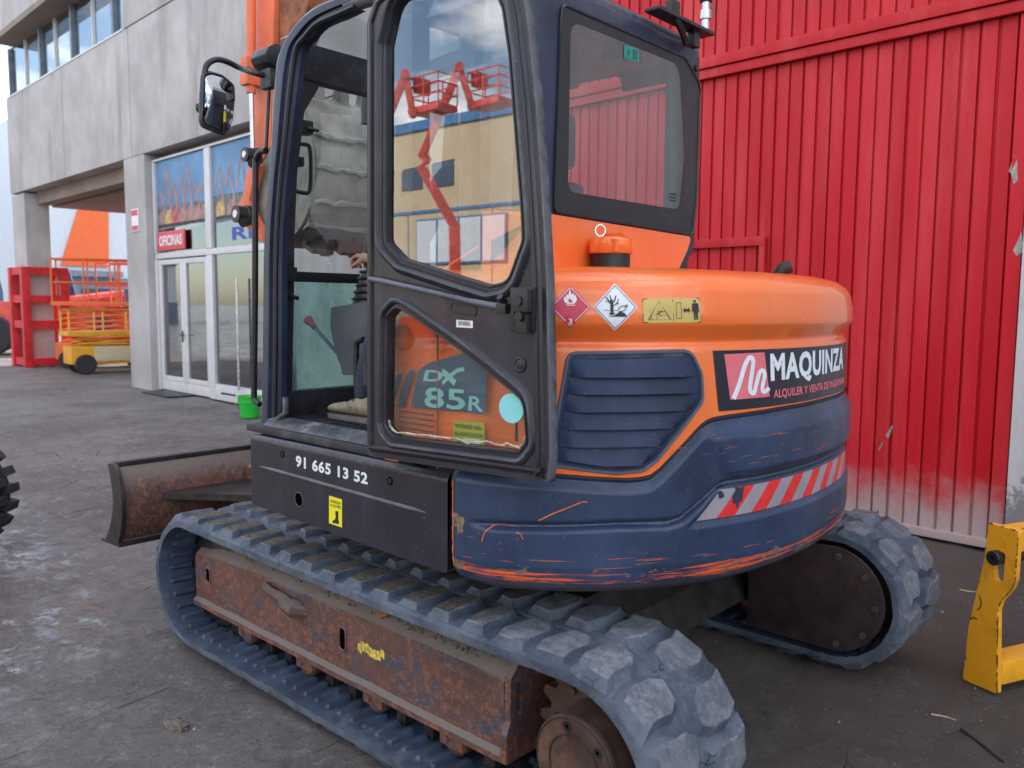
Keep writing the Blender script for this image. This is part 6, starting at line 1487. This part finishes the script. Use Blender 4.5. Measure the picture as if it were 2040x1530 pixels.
# ================================================================== yellow attachment frame at the right edge
yf = empty('yellow_frame', (0, 0, 0), 0, 'yellow painted steel attachment frame with slotted end plate at the right edge', 'attachment')
yf.matrix_world = Matrix.Translation((-1.68, -.928, 0)) @ Matrix(((.9104, -.4138, 0), (.4138, .9104, 0), (0, 0, 1))).transposed().transposed().to_4x4()
yf.matrix_world = Matrix.Translation((-1.68, -.928, 0)) @ Matrix.Rotation(math.atan2(-.4138, .9104), 4, 'Z')
po = [(.060, .703), (-.067, .700), (-.067, .50), (-.056, .462), (-.012, .395), (-.002, .355), (-.022, .010), (.133, .003), (.129, .085), (.121, .098), (.126, .115), (.121, .24), (.070, .54)]
po = fillet(po, [.004, .012, .02, .03, .03, .03, .004, .015, .005, .004, .004, .02, .02], 3)
slot = fillet([(.040, .600), (-.022, .600), (-.020, .472), (.018, .472)], .018, 6)
V, F = tri2d(po, [slot]); b = MB()
for y, fl in ((.0, False), (-.028, True)): b.add([(x, y, z) for x, z in V], [q if fl else q[::-1] for q in F])
for P_ in (po, slot): n = len(P_); b.add([(x, y, z) for y in (0, -.028) for x, z in P_], [(i, (i+1) % n, n+(i+1) % n, n+i) for i in range(n)])
pt = b.build('end_plate', 'yellow', yf, smooth=False)
me = pt.data; bm = bmesh.new(); bm.from_mesh(me); bmesh.ops.remove_doubles(bm, verts=bm.verts, dist=1e-5); bmesh.ops.recalc_face_normals(bm, faces=bm.faces); bm.to_mesh(me); bm.free()
b = MB(); b.box(-.060, .045, -.75, -.0285, .610, .695, .008); b.build('top_beam', 'yellow', yf)
b = MB(); b.box(-.020, .10, -.75, -.0285, .035, .130, .02); b.build('lower_beam', 'yellow', yf)
b = MB(); b.cyl((.010, .030, .573), (.010, -.70, .573), .030, n=24); b.lathe((.010, .030, .573), (0, 1, 0), [(0, .030), (.004, .026), (.0045, .010), (.0, .009)], 24); b.build('pin', 'black', yf)
b = MB()
ed = [(p[0], p[1]) for p in po]
seg = [(8, .6), (12, .5)]
rr = random.Random(4)
for i in range(len(ed)):
    a, c = ed[i], ed[(i+1) % len(ed)]; L_ = math.hypot(c[0]-a[0], c[1]-a[1]); k = max(1, int(L_/.012))
    for q in range(k):
        t0, t1 = q/k, (q+1)/k
        left = (a[0]+c[0])/2 > .05 and .1 < (a[1]+c[1])/2 < .69
        if rr.random() < (.35 if left else .8):
            p_, q_ = (a[0]+(c[0]-a[0])*t0, a[1]+(c[1]-a[1])*t0), (a[0]+(c[0]-a[0])*t1, a[1]+(c[1]-a[1])*t1)
            b.tube([(p_[0], -.001-.003*rr.random(), p_[1]), (q_[0], -.001-.003*rr.random(), q_[1])], rr.uniform(.0015, .0035), 5)
b.build('worn_edge', 'edge_dark', pt)
for pts in ([(.082, .39), (.070, .365), (.074, .34), (.085, .325)], [(.115, .275), (.100, .288), (.085, .285)]):
    decal('scratch', stroke(smooth_curve(pts, 4), .006), lambda x, z: (x, .0009, z), 'edge_dark', pt, flip=True)
V, F = text2d('4', .03); mapped('stencil', V, F, lambda u, v: (-.050+.03*v, -.06-.07*u, .6965), 'edge_dark', yf, False)

# ================================================================== across the yard, behind the camera: what the windows reflect
ob = empty('beige_building', (20.2, 24.1, 0), -.04, 'sunlit beige industrial building with blue trim on the far side of the yard', 'building')
b = MB(); b.box(-40, 26, 0, 12, 0, 9.3); b.build('wall', 'beige', ob)
b = MB(); b.box(-40, 26, -.12, -.005, 9.1, 9.5); b.build('blue_trim', 'bluetrim', ob)
for x, w_, z0, z1 in ((-14, 5, 1.4, 3.2), (-7, 5, 1.4, 3.2), (.2, 5.2, 3.4, 5.2), (16.5, 5, 6.5, 7.8), (7.5, 4.0, 1.5, 3.2)):
    fr_w = MB(); fr_w.box(x, x+w_, -.10, -.005, z0-.08, z1+.08); wo = fr_w.build('window_frame', 'bluetrim', ob)
    n_ = int(w_/1.1)
    for k in range(n_): b = MB(); b.box(x+.06+k*w_/n_, x-.06+(k+1)*w_/n_, -.13, -.105, z0, z1); b.build('pane', 'lightblue', wo)
b = MB(); b.box(-40, 26, -.1, -.006, 0, .9); b.build('plinth', 'bluegrey', ob)
b = MB(); b.box(-40, 26, -.06, -.005, 5.55, 5.68); b.build('storey_band', 'bluetrim', ob)
for k in range(13): b = MB(); b.box(-39+5*k, -38.94+5*k, -.03, -.004, .9, 5.54); b.build('wall_joint', 'bluegrey', ob)
for k in range(6): b = MB(); b.box(3.2+1.9*k, 4.5+1.9*k, -.05, -.006, 6.6, 7.9); b.build('dark_window', 'dkblue', ob)
M['lorrywhite'] = simple('white_box_side', (.62, .64, .66), .5, 0, .05)
def boom_lift(base, P_, bk, label):
    """P_: elbow points of the boom (absolute), bk: middle of the basket floor"""
    r = empty('boom_lift', (*base, 0), 0, label, 'boom lift', 'red boom lifts across the yard'); O = Vector((*base, 0))
    b = MB(); b.box(-1.3, 1.3, -.95, .95, .45, 1.15, .08); b.build('chassis', 'boomred', r)
    for sx in (-1.0, 1.0):
        for sy in (-1.0, 1.0): wheel((sx, sy, .45), .45, .35, r)
    def bm_(p, q, w_, nm, mt='boomred'):
        p, q = Vector(p)-O, Vector(q)-O; d = q-p; b = MB(); T = Matrix.Translation((p+q)/2) @ d.to_track_quat('Z', 'Y').to_matrix().to_4x4(); b.box(-w_/2, w_/2, -w_/2, w_/2, -d.length/2, d.length/2, .03, T=T); b.build(nm, mt, r)
    ws = [.34, .38, .34, .26, .24]
    for i, (p, q) in enumerate(zip(P_, P_[1:])):
        bm_(p, q, ws[i % 5], 'boom_section')
        c = Vector(q)-O; b = MB(); b.cyl(c-Vector((.14, .14, 0)), c+Vector((.14, .14, 0)), .16, n=10); b.build('knuckle', 'boomred', r)
    c = Vector(bk)-O
    b = MB(); b.box(c.x-.75, c.x+.75, c.y-.45, c.y+.45, c.z, c.z+.22, .02); b.build('basket_floor', 'boomred', r)
    b = MB(); b.box(c.x+.45, c.x+.72, c.y-.3, c.y+.3, c.z+.75, c.z+1.25, .03); b.build('control_box', 'boomred', r)
    for z in (.55, .9, 1.2):
        b = MB(); b.tube([(c.x-.74, c.y-.44, c.z+z), (c.x+.74, c.y-.44, c.z+z), (c.x+.74, c.y+.44, c.z+z), (c.x-.74, c.y+.44, c.z+z)], .028, 6, True); b.build('basket_rail', 'boomred', r)
    for px_, py_ in ((-.74, -.44), (.74, -.44), (.74, .44), (-.74, .44), (0, -.44), (0, .44)):
        b = MB(); b.cyl((c.x+px_, c.y+py_, c.z+.2), (c.x+px_, c.y+py_, c.z+1.2), .028, n=6); b.build('basket_post', 'boomred', r)
    return r
boom_lift((18.6, 19.0), [(18.6, 19.0, 1.1), (18.6, 19.5, 2.6), (18.91, 19.75, 4.33), (19.81, 18.92, 6.47), (18.78, 19.86, 9.69), (18.46, 20.14, 8.43)], (17.9, 20.55, 8.35), 'red articulated boom lift whose basket hangs higher right in the door window reflection')
boom_lift((23.2, 17.2), [(23.2, 17.2, 1.1), (22.4, 17.4, 3.2), (22.8, 16.9, 4.8), (20.6, 18.14, 7.9), (20.14, 18.6, 9.43), (19.97, 18.77, 8.17)], (19.45, 19.25, 8.15), 'red articulated boom lift whose basket hangs further left in the door window reflection')
